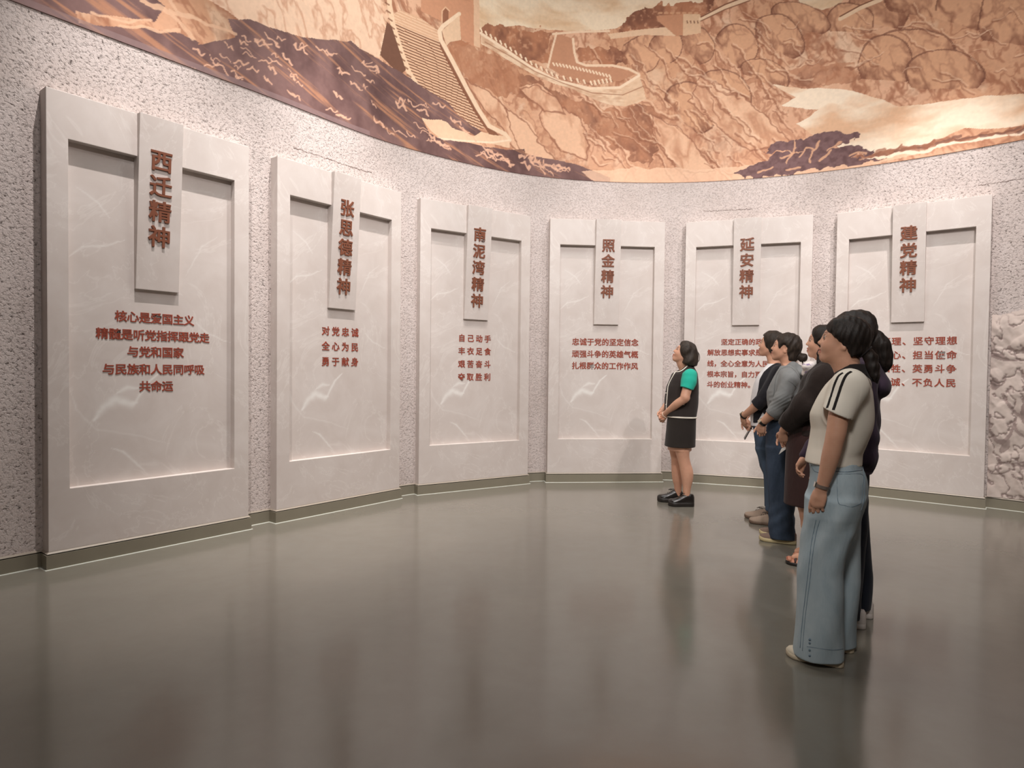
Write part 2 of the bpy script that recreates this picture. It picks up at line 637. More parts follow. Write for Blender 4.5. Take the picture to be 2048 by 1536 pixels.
def strip_board_mesh():
    """title board: leans, thicker at the top"""
    bm = bmesh.new()
    h = SW / 2
    yt, yb = -ST, -SB
    pts = [(-h, yb, SZ), (h, yb, SZ), (h, RD + 0.004, SZ), (-h, RD + 0.004, SZ),
           (-h, yt, PH), (h, yt, PH), (h, RD + 0.1, PH), (-h, RD + 0.1, PH)]
    v = [bm.verts.new(p) for p in pts]
    for f in ((3, 2, 1, 0), (4, 5, 6, 7), (0, 1, 5, 4), (1, 2, 6, 5), (2, 3, 7, 6), (3, 0, 4, 7)):
        bm.faces.new([v[i] for i in f])
    return bm_mesh('title_board', bm, 0.003)


FR_ME, BK_ME, SB_ME = frame_mesh(), back_mesh(), strip_board_mesh()
for me, m in ((FR_ME, M_MARBLE), (BK_ME, M_MARBLE_P), (SB_ME, M_MARBLE)):
    me.materials.append(m)
BK_ME.polygons.foreach_set('use_smooth', [False] * len(BK_ME.polygons))


def plinth_mesh():
    g = 0.0165
    x0, x1 = -PW / 2, PW / 2
    bm = bmesh.new()
    rows = []
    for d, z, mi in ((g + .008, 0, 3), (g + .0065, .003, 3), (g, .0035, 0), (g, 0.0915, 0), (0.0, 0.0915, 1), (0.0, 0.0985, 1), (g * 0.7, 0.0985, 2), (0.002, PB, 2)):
        rows.append(([bm.verts.new(p) for p in ((x0 - d, TH, z), (x0 - d, -d, z), (x1 + d, -d, z), (x1 + d, TH, z))], mi))
    for r in range(len(rows) - 1):
        for i in range(3):
            f = bm.faces.new((rows[r][0][i], rows[r][0][i + 1], rows[r + 1][0][i + 1], rows[r + 1][0][i]))
            f.material_index = rows[r][1]
    f = bm.faces.new(rows[-1][0])
    f.material_index = 2
    return bm_mesh('plinth', bm)


PL_ME = plinth_mesh()
for m in (M_BASE, M_GROOVE, M_CAP, M_BASE_GLINT):
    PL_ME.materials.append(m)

TILT = math.atan2(ST - SB, PH - SZ)
for i, (x, y, t) in enumerate(PLQ):
    r = empty('wall_plaque', (x, y, 0), t)
    setp(r, LABELS[i], 'plaque', 'marble plaques along the curved wall')
    link('frame', FR_ME, None, r)
    link('back_panel', BK_ME, None, r)
    link('plinth', PL_ME, None, r)
    sb = link('title_board', SB_ME, None, r)
    # raised title characters on the leaning face
    for j, ch in enumerate(TITLES[i]):
        z = 2.725 - 0.175 * j
        yf = -(SB + (ST - SB) * (z - SZ) / (PH - SZ))
        me = text_mesh('title_character', [(ch, 0.0, 0.0, 0.154)], 0.017, 0.008)
        o = link('title_character', me, M_COPPER, sb)
        o.location = (0.0, yf, z)
        o.rotation_euler = (TILT, 0, 0)
    lines, pitch, size, left = BODY[i]
    for s, z in lines:
        n = len(s)
        for j, ch in enumerate(s):
            if ch == ' ':
                continue
            cx = (-0.412 + pitch * (j + 0.5)) if left else (j - (n - 1) / 2) * pitch
            key = (ch, size)
            if key not in _chars:
                _chars[key] = text_mesh('text_character', [(ch, 0, 0, size * .97)], 0.015, 0.003)
                _chars[key].materials.append(M_RED)
            o = link('text_character', _chars[key], None, r)
            o.location = (cx, RD, z)

# ------------------------------------------------------------------ painted mural (sepia mountain wall landscape)
def proj_px(P):
    """world points -> photograph pixels; used once to lay the traced outlines of the print on the curved wall"""
    x, y, z = P[..., 0], P[..., 1], P[..., 2] - CH
    cp, sp = math.cos(PITCH), math.sin(PITCH)
    yc = np.maximum(y * cp - z * sp, 0.05)
    zc = z * cp + y * sp
    u, v = F_PX * x / yc, -F_PX * zc / yc
    c, s = math.cos(ROLL), math.sin(ROLL)
    return 1024 + u * c - v * s, 768 + u * s + v * c


def inpoly(U, V, poly):
    m = np.zeros(U.shape, bool)
    n = len(poly)
    xs = [p[0] for p in poly]
    ys = [p[1] for p in poly]
    box = (U >= min(xs)) & (U <= max(xs)) & (V >= min(ys)) & (V <= max(ys))
    u, v = U[box], V[box]
    r = np.zeros(u.shape, bool)
    for i in range(n):
        x0, y0 = poly[i]
        x1, y1 = poly[(i + 1) % n]
        if y0 == y1:
            continue
        c = (v < max(y0, y1)) & (v >= min(y0, y1)) & (u < (x1 - x0) * (v - y0) / (y1 - y0) + x0)
        r ^= c
    m[box] = r
    return m


def paint_mural():
    pts = offset_plan(back, 0.008, False)
    seg = np.hypot(*np.diff(pts, axis=0).T)
    S = np.r_[0, np.cumsum(seg)]
    # resample: fine in view, coarse elsewhere
    lo, hi = 2.4 * NSEG, 11.4 * NSEG
    s0, s1 = S[int(lo)], S[int(hi)]
    step = 0.0085
    # finer columns where the narrow stair treads are printed
    k_ = np.arange(len(pts))
    us, _v = proj_px(np.c_[pts, np.full(len(pts), 4.6)])
    inn = (us > 760) & (us < 1025) & (pts[:, 1] > 3)
    f0, f1 = S[k_[inn].min()], S[k_[inn].max()]

    def fine_s(a, b):
        return np.r_[np.arange(a, f0, step), np.arange(f0, f1, .0045), np.arange(f1, b, step)]
    ss = np.r_[np.linspace(0, s0, 90, endpoint=False), fine_s(s0, s1), np.linspace(s1, S[-1], 90)]
    px, py = np.interp(ss, S, pts[:, 0]), np.interp(ss, S, pts[:, 1])
    Z0 = 3.515
    zz = np.r_[Z0, np.arange(Z0 + 0.001, 5.75, 0.0058), np.linspace(5.76, CEIL - 0.01, 8)]
    n, m = len(ss), len(zz)
    P = np.zeros((n, m, 3))
    P[:, :, 0], P[:, :, 1], P[:, :, 2] = px[:, None], py[:, None], zz[None, :]
    U, V = proj_px(P)
    Sg, Zg = np.meshgrid(ss, zz, indexing='ij')
    okk = P[:, :, 1] > 0.6
    U = np.where(okk, U, -4000)
    # --- noise fields in wall metres
    wx = Sg + 0.22 * (fbm(Sg * 2.2, Zg * 2.2, 3, 1) - 0.5)
    wz = Zg + 0.22 * (fbm(Sg * 2.2 + 9, Zg * 2.2, 3, 2) - 0.5)
    big = fbm(wx * 1.4, wz * 1.4, 4, 11)
    mid = fbm(wx * 5, wz * 4, 4, 21)
    ridge = 1 - np.abs(2 * fbm(wx * 3.1 + wz * 1.6, wz * 1.5 - wx * 0.8, 5, 31) - 1)
    ridge2 = 1 - np.abs(2 * fbm(wx * 8 + wz * 3, wz * 4 - wx * 2, 4, 41) - 1)
    fine = fbm(Sg * 22, Zg * 22, 3, 51)
    Uw = U + 16 * (fbm(Sg * 3, Zg * 3, 4, 61) - 0.5)
    Vw = V + 16 * (fbm(Sg * 3 + 7, Zg * 3, 4, 62) - 0.5)
    Uj = U + 34 * (fbm(Sg * 9, Zg * 9, 3, 63) - 0.5)
    Vj = V + 26 * (fbm(Sg * 9 + 7, Zg * 9, 3, 64) - 0.5)
    A = lambda *c: np.array(c, dtype=float) / 255

    def lerp(a, b, t):
        t = np.clip(t, 0, 1)[..., None]
        return a * (1 - t) + b * t

    TAN, BRN, PEACH, CREAM, DARK, SALM = A(205, 155, 122), A(158, 104, 78), A(226, 180, 150), A(240, 218, 192), A(112, 84, 80), A(206, 148, 116)

    def rock(tone=0.0):
        c = lerp(TAN, PEACH, (big - 0.35) * 2.2 + tone)
        c = lerp(c, BRN, np.clip((ridge - 0.90) * 9, 0, 0.75))
        c = lerp(c, BRN, np.clip((ridge2 - 0.88) * 6, 0, 0.5))
        c = lerp(c, CREAM, np.clip((0.42 - mid) * 2.5, 0, 0.4))
        return lerp(c, BRN, np.clip((fine - 0.62) * 2, 0, 0.3))

    img = rock()
    vy = np.clip((V - 150) / 220, 0, 1)
    img = lerp(img, A(228, 178, 150), 0.35 * vy)

    def put(poly, col, warp=0, alpha=1.0):
        Ux, Vx = (U, V) if warp == 0 else (Uw, Vw) if warp == 1 else (Uj, Vj)
        m_ = inpoly(Ux, Vx, poly)
        img[m_] = img[m_] * (1 - alpha) + (col[m_] if getattr(col, 'ndim', 1) == 3 else col) * alpha
        return m_

    def stroke(pts_, w, col, alpha=1.0, wob=0.0):
        xs = [p[0] for p in pts_]
        ys = [p[1] for p in pts_]
        b = (U > min(xs) - w * 2 - 8) & (U < max(xs) + w * 2 + 8) & (V > min(ys) - w * 2 - 8) & (V < max(ys) + w * 2 + 8)
        if not b.any():
            return
        d, _t = seg_dist(U[b] + wob * (Uj[b] - U[b]), V[b] + wob * (Vj[b] - V[b]), pts_)
        a = np.clip((w - d) + 0.5, 0, 1)[:, None] * alpha
        img[b] = img[b] * (1 - a) + col * a

    # sky and mist at the top
    cloud = lerp(A(238, 216, 188), A(218, 182, 146), (fbm(wx * 2, wz * 7, 4, 71) - 0.4) * 2.6)
    put([(930, -900), (1720, -900), (1700, -60), (1560, -10), (1445, -6), (1300, 28), (1250, 50), (1190, 62), (1110, 60), (1040, 52), (955, 58), (945, 20)], cloud, 1)
    put([(1590, -40), (1700, -25), (1680, 10), (1640, 22), (1600, 8)], cloud, 1)
    put([(-300, -900), (940, -900), (930, -200), (400, -130), (300, -80), (100, -60), (-300, -200)], cloud, 1)
    # pale left slopes
    pale = lerp(A(236, 200, 172), A(206, 158, 130), (ridge2 - 0.82) * 5)
    put([(330, -60), (560, -40), (760, -10), (765, 40), (775, 60), (760, 118), (700, 90), (640, 100), (560, 66), (480, 44), (430, 10)], pale, 1)
    # far hills left of the straight road
    trees = lerp(A(178, 122, 92), A(128, 84, 66), (mid - 0.40) * 3.5)
    trees = lerp(trees, A(206, 156, 124), np.clip((fine - 0.6) * 4, 0, 0.7))
    put([(955, 54), (1000, 50), (1050, 58), (1106, 66), (1097, 135), (1050, 115), (1000, 92), (960, 66)], trees, 2)
    put([(880, 80), (950, 92), (1010, 118), (1060, 150), (1110, 176), (1180, 210), (1250, 218), (1300, 205), (1330, 250), (1300, 330), (1230, 300), (1160, 240), (1080, 200), (1000, 190), (930, 160)], trees, 2, 0.75)
    put([(1280, 20), (1330, 10), (1400, 0), (1440, -10), (1420, 30), (1340, 50), (1270, 62), (1240, 60)], trees, 2)
    put([(1160, 100), (1200, 90), (1250, 105), (1262, 130), (1210, 128), (1160, 122)], trees, 2)
    put([(1500, 150), (1700, 120), (1740, 160), (1640, 175), (1560, 170), (1450, 165)], trees, 2, 0.6)
    # rounded boulders
    def dome(cx, cy, rx, ry, rot=0.0, col0=A(214, 164, 130), col1=A(138, 92, 72)):
        c, s = math.cos(rot), math.sin(rot)
        du, dv = Uw - cx, Vw - cy
        a = (du * c + dv * s) / rx
        b = (-du * s + dv * c) / ry
        r2 = a * a + b * b
        m_ = (r2 < 1) & (b < 0.55)
        t = np.clip(r2 ** 1.5 * 0.55 + (b + 0.2) * 0.55 + (ridge2 - 0.85) * 2.2, 0, 1)
        cc = lerp(col0, col1, t)
        img[m_] = cc[m_]
        e = (r2 >= 0.93) & (r2 < 1.05) & (b < 0.3)
        img[e] = img[e] * 0.45 + A(110, 70, 56) * 0.55
    for a in ((1760, 10, 60, 75, 0.2), (1850, 0, 80, 60, 0.1), (1930, 20, 60, 60, 0.3), (2020, 40, 60, 90, 0.1), (1700, 45, 50, 40, 0),
              (1600, 40, 60, 30, 0.3), (1560, 75, 55, 40, 0.5), (1470, 95, 45, 45, 0.9), (1390, 90, 38, 35, 0.8),
              (1280, 110, 36, 50, 0.9), (1330, 95, 30, 40, 0.8), (1820, 120, 95, 62, -0.05), (1770, 130, 55, 60, 0.1), (1890, 150, 80, 50, 0.0),
              (1450, 190, 60, 44, 0.7), (1380, 215, 60, 50, 0.8), (1530, 150, 50, 30, 0.3)):
        dome(*a)
    # big smooth flanks in the middle
    for poly in ([(930, 160), (960, 175), (1000, 200), (1030, 245), (1075, 300), (1110, 345), (1060, 320), (1020, 290), (990, 240), (950, 200)],
                 [(1010, 215), (1050, 240), (1085, 290), (1120, 330), (1160, 355), (1090, 345), (1040, 300)],
                 [(1090, 210), (1130, 215), (1160, 240), (1180, 290), (1170, 320), (1120, 300), (1090, 260), (1080, 230)],
                 [(1035, 175), (1075, 170), (1110, 195), (1130, 225), (1090, 225), (1060, 200)],
                 [(1400, 150), (1480, 190), (1540, 240), (1580, 290), (1500, 300), (1440, 260), (1380, 200)],
                 [(1300, 230), (1350, 250), (1400, 300), (1430, 345), (1370, 345), (1320, 300)]):
        sl = lerp(A(232, 188, 156), A(196, 144, 114), (ridge - 0.78) * 4)
        m_ = put(poly, sl, 1)
        stroke(poly + poly[:1], 1.4, A(150, 100, 78), 0.7, 0.5)
    # long creases down the slopes
    rs = random.Random(5)
    for k in range(150):
        x0 = rs.uniform(1150, 2040)
        y0 = rs.uniform(20, 330)
        if (1560 < x0 and y0 > 165) or (x0 < 1480 and y0 < 75):
            continue
        L = rs.uniform(25, 80)
        sl = rs.uniform(0.5, 1.3) if x0 < 1560 else rs.uniform(-0.2, 0.9)
        q = [(x0 + L * t, y0 + L * t * sl + 8 * math.sin(4 * t + k)) for t in (0, .25, .5, .75, 1)]
        stroke(q, rs.uniform(0.8, 1.8), A(142, 92, 70), 0.55, 0.6)
        stroke([(a + 3, b - 3) for a, b in q], rs.uniform(0.8, 1.6), A(238, 202, 172), 0.5, 0.6)
    # distant straight road
    put([(1113, 66), (1147, 78), (1154, 124), (1170, 133), (1240, 136), (1272, 148), (1240, 162), (1180, 166), (1128, 154), (1096, 134)], A(190, 138, 108))
    for p, w in (([(1113, 66), (1104, 100), (1096, 134)], 2), ([(1146, 78), (1149, 105), (1154, 124), (1172, 131), (1225, 131), (1258, 138), (1277, 148)], 2.4),
                 ([(1106, 68), (1150, 64), (1218, 62)], 2.2)):
        stroke(p, w, A(236, 204, 174))
    # nearer winding wall with battlements
    wallc = lerp(A(232, 202, 172), A(206, 166, 136), (fbm(Sg * 12, Zg * 30, 2, 81) - 0.4) * 2.5)
    put([(961, 65), (985, 78), (1010, 97), (1035, 116), (1061, 133), (1088, 149), (1113, 160), (1145, 170), (1181, 176), (1215, 177), (1242, 174), (1262, 162), (1278, 150),
         (1287, 176), (1292, 198), (1272, 207), (1249, 213), (1225, 211), (1195, 202), (1170, 190), (1147, 179), (1110, 168), (1078, 155), (1045, 137), (1010, 117), (985, 100), (962, 88)], wallc)
    put([(1242, 176), (1278, 152), (1287, 176), (1292, 198), (1249, 213)], A(222, 186, 154), 0, 0.6)
    stroke([(961, 66), (1010, 98), (1061, 134), (1113, 161), (1181, 177), (1240, 175), (1278, 151)], 2.6, A(240, 212, 184))
    stroke([(970, 84), (1020, 112), (1070, 143), (1125, 166), (1185, 186), (1245, 190), (1288, 172)], 0.9, A(160, 112, 86), 0.8)
    for k in range(26):
        t = k / 25
        q = np.array([(961, 60), (1010, 91), (1061, 126), (1113, 153), (1181, 166), (1220, 160)])
        i0 = min(int(t * 5), 4)
        f = t * 5 - i0
        cx, cy = q[i0] * (1 - f) + q[i0 + 1] * f
        stroke([(cx, cy - 3), (cx + 3, cy + 3)], 1.8, A(244, 216, 186))
        stroke([(cx + 4, cy), (cx + 6, cy + 4)], 1.0, A(138, 92, 70), 0.8)
    for k in range(18):
        cx = 1106 + k * 6.6
        cy = 126 + 24 * (k / 17) ** 1.2
        stroke([(cx, cy), (cx + 3, cy + 5)], 1.5, A(244, 216, 186))
    # wall running off behind, right
    put([(1216, 68), (1290, 58), (1352, 52), (1352, 72), (1290, 70), (1222, 78)], A(226, 190, 158), 0)
    put([(1314, 32), (1366, 28), (1366, 70), (1352, 72), (1314, 40)], A(196, 142, 110))
    put([(1366, 28), (1400, 28), (1402, 66), (1366, 72)], A(222, 184, 150))
    for k in range(7):
        stroke([(1318 + k * 12, 26), (1323 + k * 12, 26)], 2, A(206, 156, 122))
    for k in range(4):
        stroke([(1374 + k * 7, 42), (1375 + k * 7, 46)], 1, A(120, 80, 62))
    stroke([(1402, 38), (1450, 14), (1500, -4), (1560, -30)], 4.5, A(232, 200, 168))
    stroke([(1402, 34), (1450, 9), (1500, -10)], 1.2, A(130, 86, 66))
    stroke([(1402, 42), (1450, 19), (1500, 1)], 1.0, A(140, 94, 72))
    stroke([(1680, 38), (1720, 16), (1760, 0), (1800, -30)], 4, A(232, 200, 168))
    stroke([(1680, 33), (1720, 11), (1760, -6)], 1.2, A(130, 86, 66))
    # watch tower
    put([(838, -400), (952, -400), (959, 96), (945, 92), (923, 79), (921, 68), (894, 48), (842, 22)], A(204, 148, 116), 0)
    put([(944, -400), (953, -400), (960, 96), (948, 92)], A(224, 184, 152), 0)
    put([(905, 70), (923, 79), (945, 92), (930, 96), (908, 88)], trees, 2)
    put([(885, 46), (886, 22), (891, 16), (897, 22), (897, 48)], A(150, 100, 76), 0)
    stroke([(884, 46), (884, 22), (891, 14), (899, 22)], 1.0, A(228, 186, 152))
    for k in range(6):
        stroke([(842, -20 - k * 30), (940, 2 - k * 30)], 0.7, A(176, 122, 94), 0.6)
    # big stairway
    stair = [(783, 30), (800, 20), (842, 36), (877, 62), (882, 92), (905, 130), (930, 180), (955, 225), (972, 256), (930, 262), (890, 215), (858, 190), (832, 170), (812, 120), (795, 70)]
    put(stair, A(216, 172, 140))
    mst = inpoly(U, V, stair)
    q = (V - 0.42 * (U - 783)) / 5.6
    fr = q - np.floor(q)
    dk = mst & (fr < 0.42) & (V - 0.42 * (U - 783) > 42)
    img[dk] = A(128, 84, 64)
    hl = mst & (fr > 0.80)
    img[hl] = A(238, 204, 172)
    put([(877, 60), (884, 60), (890, 92), (912, 130), (938, 178), (962, 222), (985, 258), (1000, 272), (985, 278), (970, 256), (950, 226), (925, 182), (900, 134), (880, 94)], A(140, 94, 72))
    stroke([(918, 28), (886, 52), (879, 62), (882, 80), (905, 122), (930, 170), (955, 216), (978, 252), (1010, 268), (1019, 280)], 4.2, A(238, 208, 178))
    put([(884, 62), (919, 30), (922, 80), (900, 84), (893, 92)], A(226, 190, 158))
    stroke([(777, -60), (779, 10), (786, 50), (803, 105), (818, 145), (832, 168)], 5, A(234, 200, 168))
    for k in range(11):
        t = k / 10
        cx, cy = 777 + 50 * t ** 1.3, 5 + 160 * t
        stroke([(cx - 6, cy), (cx + 1, cy + 5)], 1.4, A(130, 86, 66), 0.8)
    put([(774, 44), (783, 52), (801, 108), (812, 140), (800, 150), (780, 130), (760, 110)], A(118, 82, 66))
    put([(839, 232), (870, 228), (910, 250), (960, 262), (985, 270), (1010, 272), (1020, 284), (1019, 296), (985, 288), (940, 284), (887, 282), (862, 262)], A(232, 196, 164), 0)
    stroke([(870, 276), (930, 282), (985, 285), (1020, 280)], 1.8, A(244, 216, 188))
    # dark growth low on the left, streaked, with pale twisting branches
    dark = lerp(A(132, 102, 98), A(100, 74, 72), (mid - 0.35) * 2.4)
    streak = fbm(Sg * 3.0 + Zg * 3.2, Zg * 26 + Sg * 9.0, 4, 91)
    dark = lerp(dark, A(196, 140, 106), np.clip((streak - 0.56) * 4.5, 0, 0.75))
    put([(-900, -900), (70, -900), (150, -20), (240, -30), (307, -10), (330, 12), (308, 46), (270, 40), (236, 34), (190, 26), (150, 18), (160, 42), (230, 52), (300, 60), (360, 66), (400, 86),
         (395, 92), (470, 76), (455, 42), (500, 40), (560, 62), (610, 72), (660, 78), (700, 82), (716, 96), (745, 112), (775, 128), (812, 150), (840, 172), (872, 190), (900, 212), (935, 245), (962, 262),
         (945, 270), (905, 258), (880, 240), (845, 236), (862, 262), (890, 282), (930, 286), (990, 292), (1050, 300), (1052, 310), (1090, 318), (1130, 324), (1180, 342), (1218, 358), (1218, 420),
         (-900, 420)], dark, 1)
    # cream rivulets through the growth
    PK = A(232, 184, 156)
    for pts_, w in (([(283, 0), (310, 14), (345, 28), (362, 50), (388, 78)], 4.5), ([(342, 0), (360, 22), (400, 40)], 3.5), ([(239, 51), (300, 58), (358, 62)], 3),
                    ([(180, 26), (215, 34), (260, 44), (300, 40)], 2.6), ([(340, 20), (380, 34), (420, 48), (470, 70)], 3.2)):
        stroke(pts_, w, A(228, 186, 154), 0.85, 0.5)
    for k in range(95):
        t = rs.random()
        x0 = 380 + 760 * t
        yb = np.interp(x0, [380, 700, 960, 1215], [150, 250, 315, 357])
        yt = np.interp(x0, [380, 500, 700, 850, 960, 1215], [95, 60, 100, 190, 290, 350])
        y0 = rs.uniform(yt, max(yt + 2, yb - 4))
        a = rs.uniform(0.2, 0.9)
        L = rs.uniform(8, 32)
        q = [(x0 + L * s_, y0 + a * L * s_ + 3.5 * math.sin(9 * s_ + k)) for s_ in (0, .2, .4, .6, .8, 1)]
        stroke(q, rs.uniform(0.9, 2.0), PK, 0.85, 0.55)
    # slate strip at the very bottom, left
    zb = (Zg < Z0 + 0.045) & (U < 740)
    img[zb] = img[zb] * 0.4 + A(150, 128, 128) * 0.6
    # mist band and shore on the right
    mist = lerp(A(246, 226, 202), A(226, 184, 150), (fbm(wx * 1.8, wz * 6, 4, 95) - 0.42) * 3)
    before = img.copy()
    put([(1545, 168), (1620, 178), (1700, 182), (1760, 200), (1800, 212), (1860, 204), (1960, 196), (2300, 170), (2300, 250), (2048, 250), (1930, 262), (1840, 290), (1760, 306), (1700, 300),
         (1640, 280), (1590, 250), (1640, 225), (1560, 212), (1590, 196)], mist, 1)
    fade = np.clip((2290 - U) / 220, 0, 1)[..., None]
    img = before * (1 - fade) + img * fade
    put([(1300, 338), (1480, 336), (1700, 312), (1860, 288), (1860, 300), (1700, 340), (1480, 362), (1200, 372), (1160, 345)], A(238, 198, 168), 1, 0.75)
    for k in range(26):
        x0 = 1730 + k * 14 + rs.uniform(-6, 6)
        yb = np.interp(x0, [1700, 2050], [322, 262])
        q = [(x0 - 24, yb + 2), (x0, yb - 4 + rs.uniform(-4, 6)), (x0 + 26, yb - 12 + rs.uniform(-3, 5))]
        stroke(q, rs.uniform(1.5, 4), A(150, 100, 78) if k % 3 else A(120, 84, 72), 0.7, 0.6)
        stroke([(a + 2, b + 5) for a, b in q], rs.uniform(1.2, 2.4), A(246, 224, 200), 0.9, 0.5)
    # pine
    pine = lerp(A(124, 96, 96), A(104, 78, 78), (fine - 0.4) * 3)
    for pl in ([(1464, 347), (1500, 330), (1540, 318), (1600, 322), (1680, 318), (1768, 318), (1700, 332), (1620, 344), (1540, 352), (1490, 358)],
               [(1528, 300), (1560, 288), (1600, 282), (1625, 270), (1645, 261), (1668, 262), (1690, 272), (1722, 270), (1716, 280), (1690, 284), (1640, 296), (1590, 300), (1550, 304)],
               [(1520, 322), (1545, 308), (1600, 300), (1660, 290), (1720, 296), (1745, 304), (1700, 318), (1620, 326), (1560, 326)]):
        put(pl, pine, 2)
    for pts_ in ([(1575, 325), (1582, 305), (1590, 282)], [(1622, 326), (1632, 300), (1640, 285)], [(1560, 318), (1580, 308)], [(1655, 300), (1680, 284)], [(1640, 322), (1665, 300)],
                 [(1595, 312), (1612, 296), (1628, 300)], [(1515, 345), (1545, 335)], [(1570, 340), (1600, 336)], [(1700, 310), (1730, 305)]):
        stroke(pts_, 2.0, A(214, 166, 134), 0.9, 0.5)
    img = np.clip(img * (0.97 + 0.06 * fbm(Sg * 40, Zg * 40, 2, 99)[..., None]), 0, 1)
    # mesh with a returned edge at the bottom
    idx = np.arange(n * m).reshape(n, m)
    F = np.stack([idx[:-1, :-1], idx[:-1, 1:], idx[1:, 1:], idx[1:, :-1]], -1).reshape(-1, 4)
    outer = np.interp(ss, S, offset_plan(back, -0.01, False)[:, 0]), np.interp(ss, S, offset_plan(back, -0.01, False)[:, 1])
    E = np.stack([outer[0], outer[1], np.full(n, Z0)], 1)
    V3 = np.vstack([P.reshape(-1, 3), E])
    e = n * m + np.arange(n)
    F2 = np.stack([idx[:-1, 0], idx[1:, 0], e[1:], e[:-1]], -1)
    me = raw_mesh('mural', V3, np.vstack([F, F2]))
    vcol(me, np.vstack([img.reshape(-1, 3), img[:, 0]]))
    me.polygons.foreach_set('use_smooth', [True] * len(me.polygons))
    return me


M_MURAL = mat_print('mural_print', 0.7, 0.2)
setp(link('mural', paint_mural(), M_MURAL), 'sepia landscape mural of a wall with watchtowers winding over mountains, above the plaques', 'mural')

# ================================================================== people
# Implicit-surface modelling: every figure is grown in its own frame (x = forward, y = its left, z = up)
def smin(a, b, k):
    if k <= 0:
        return np.minimum(a, b)
    h = np.maximum(k - np.abs(a - b), 0) / k
    return np.minimum(a, b) - h * h * k * 0.25


def smax(a, b, k):
    return -smin(-a, -b, k)


def axis(lo, hi, h, fine=()):
    """coordinates from lo to hi, step h, with (a, b, hf) stretches of finer step"""
    out = [lo]
    x = lo
    while x < hi:
        st = h
        for a, b, hf in fine:
            if a - 1e-9 <= x < b:
                st = min(st, hf)
            elif x < a < x + st:
                st = min(st, max(hf, a - x))
        x += st
        out.append(x)
    return np.array(out, dtype=np.float32)


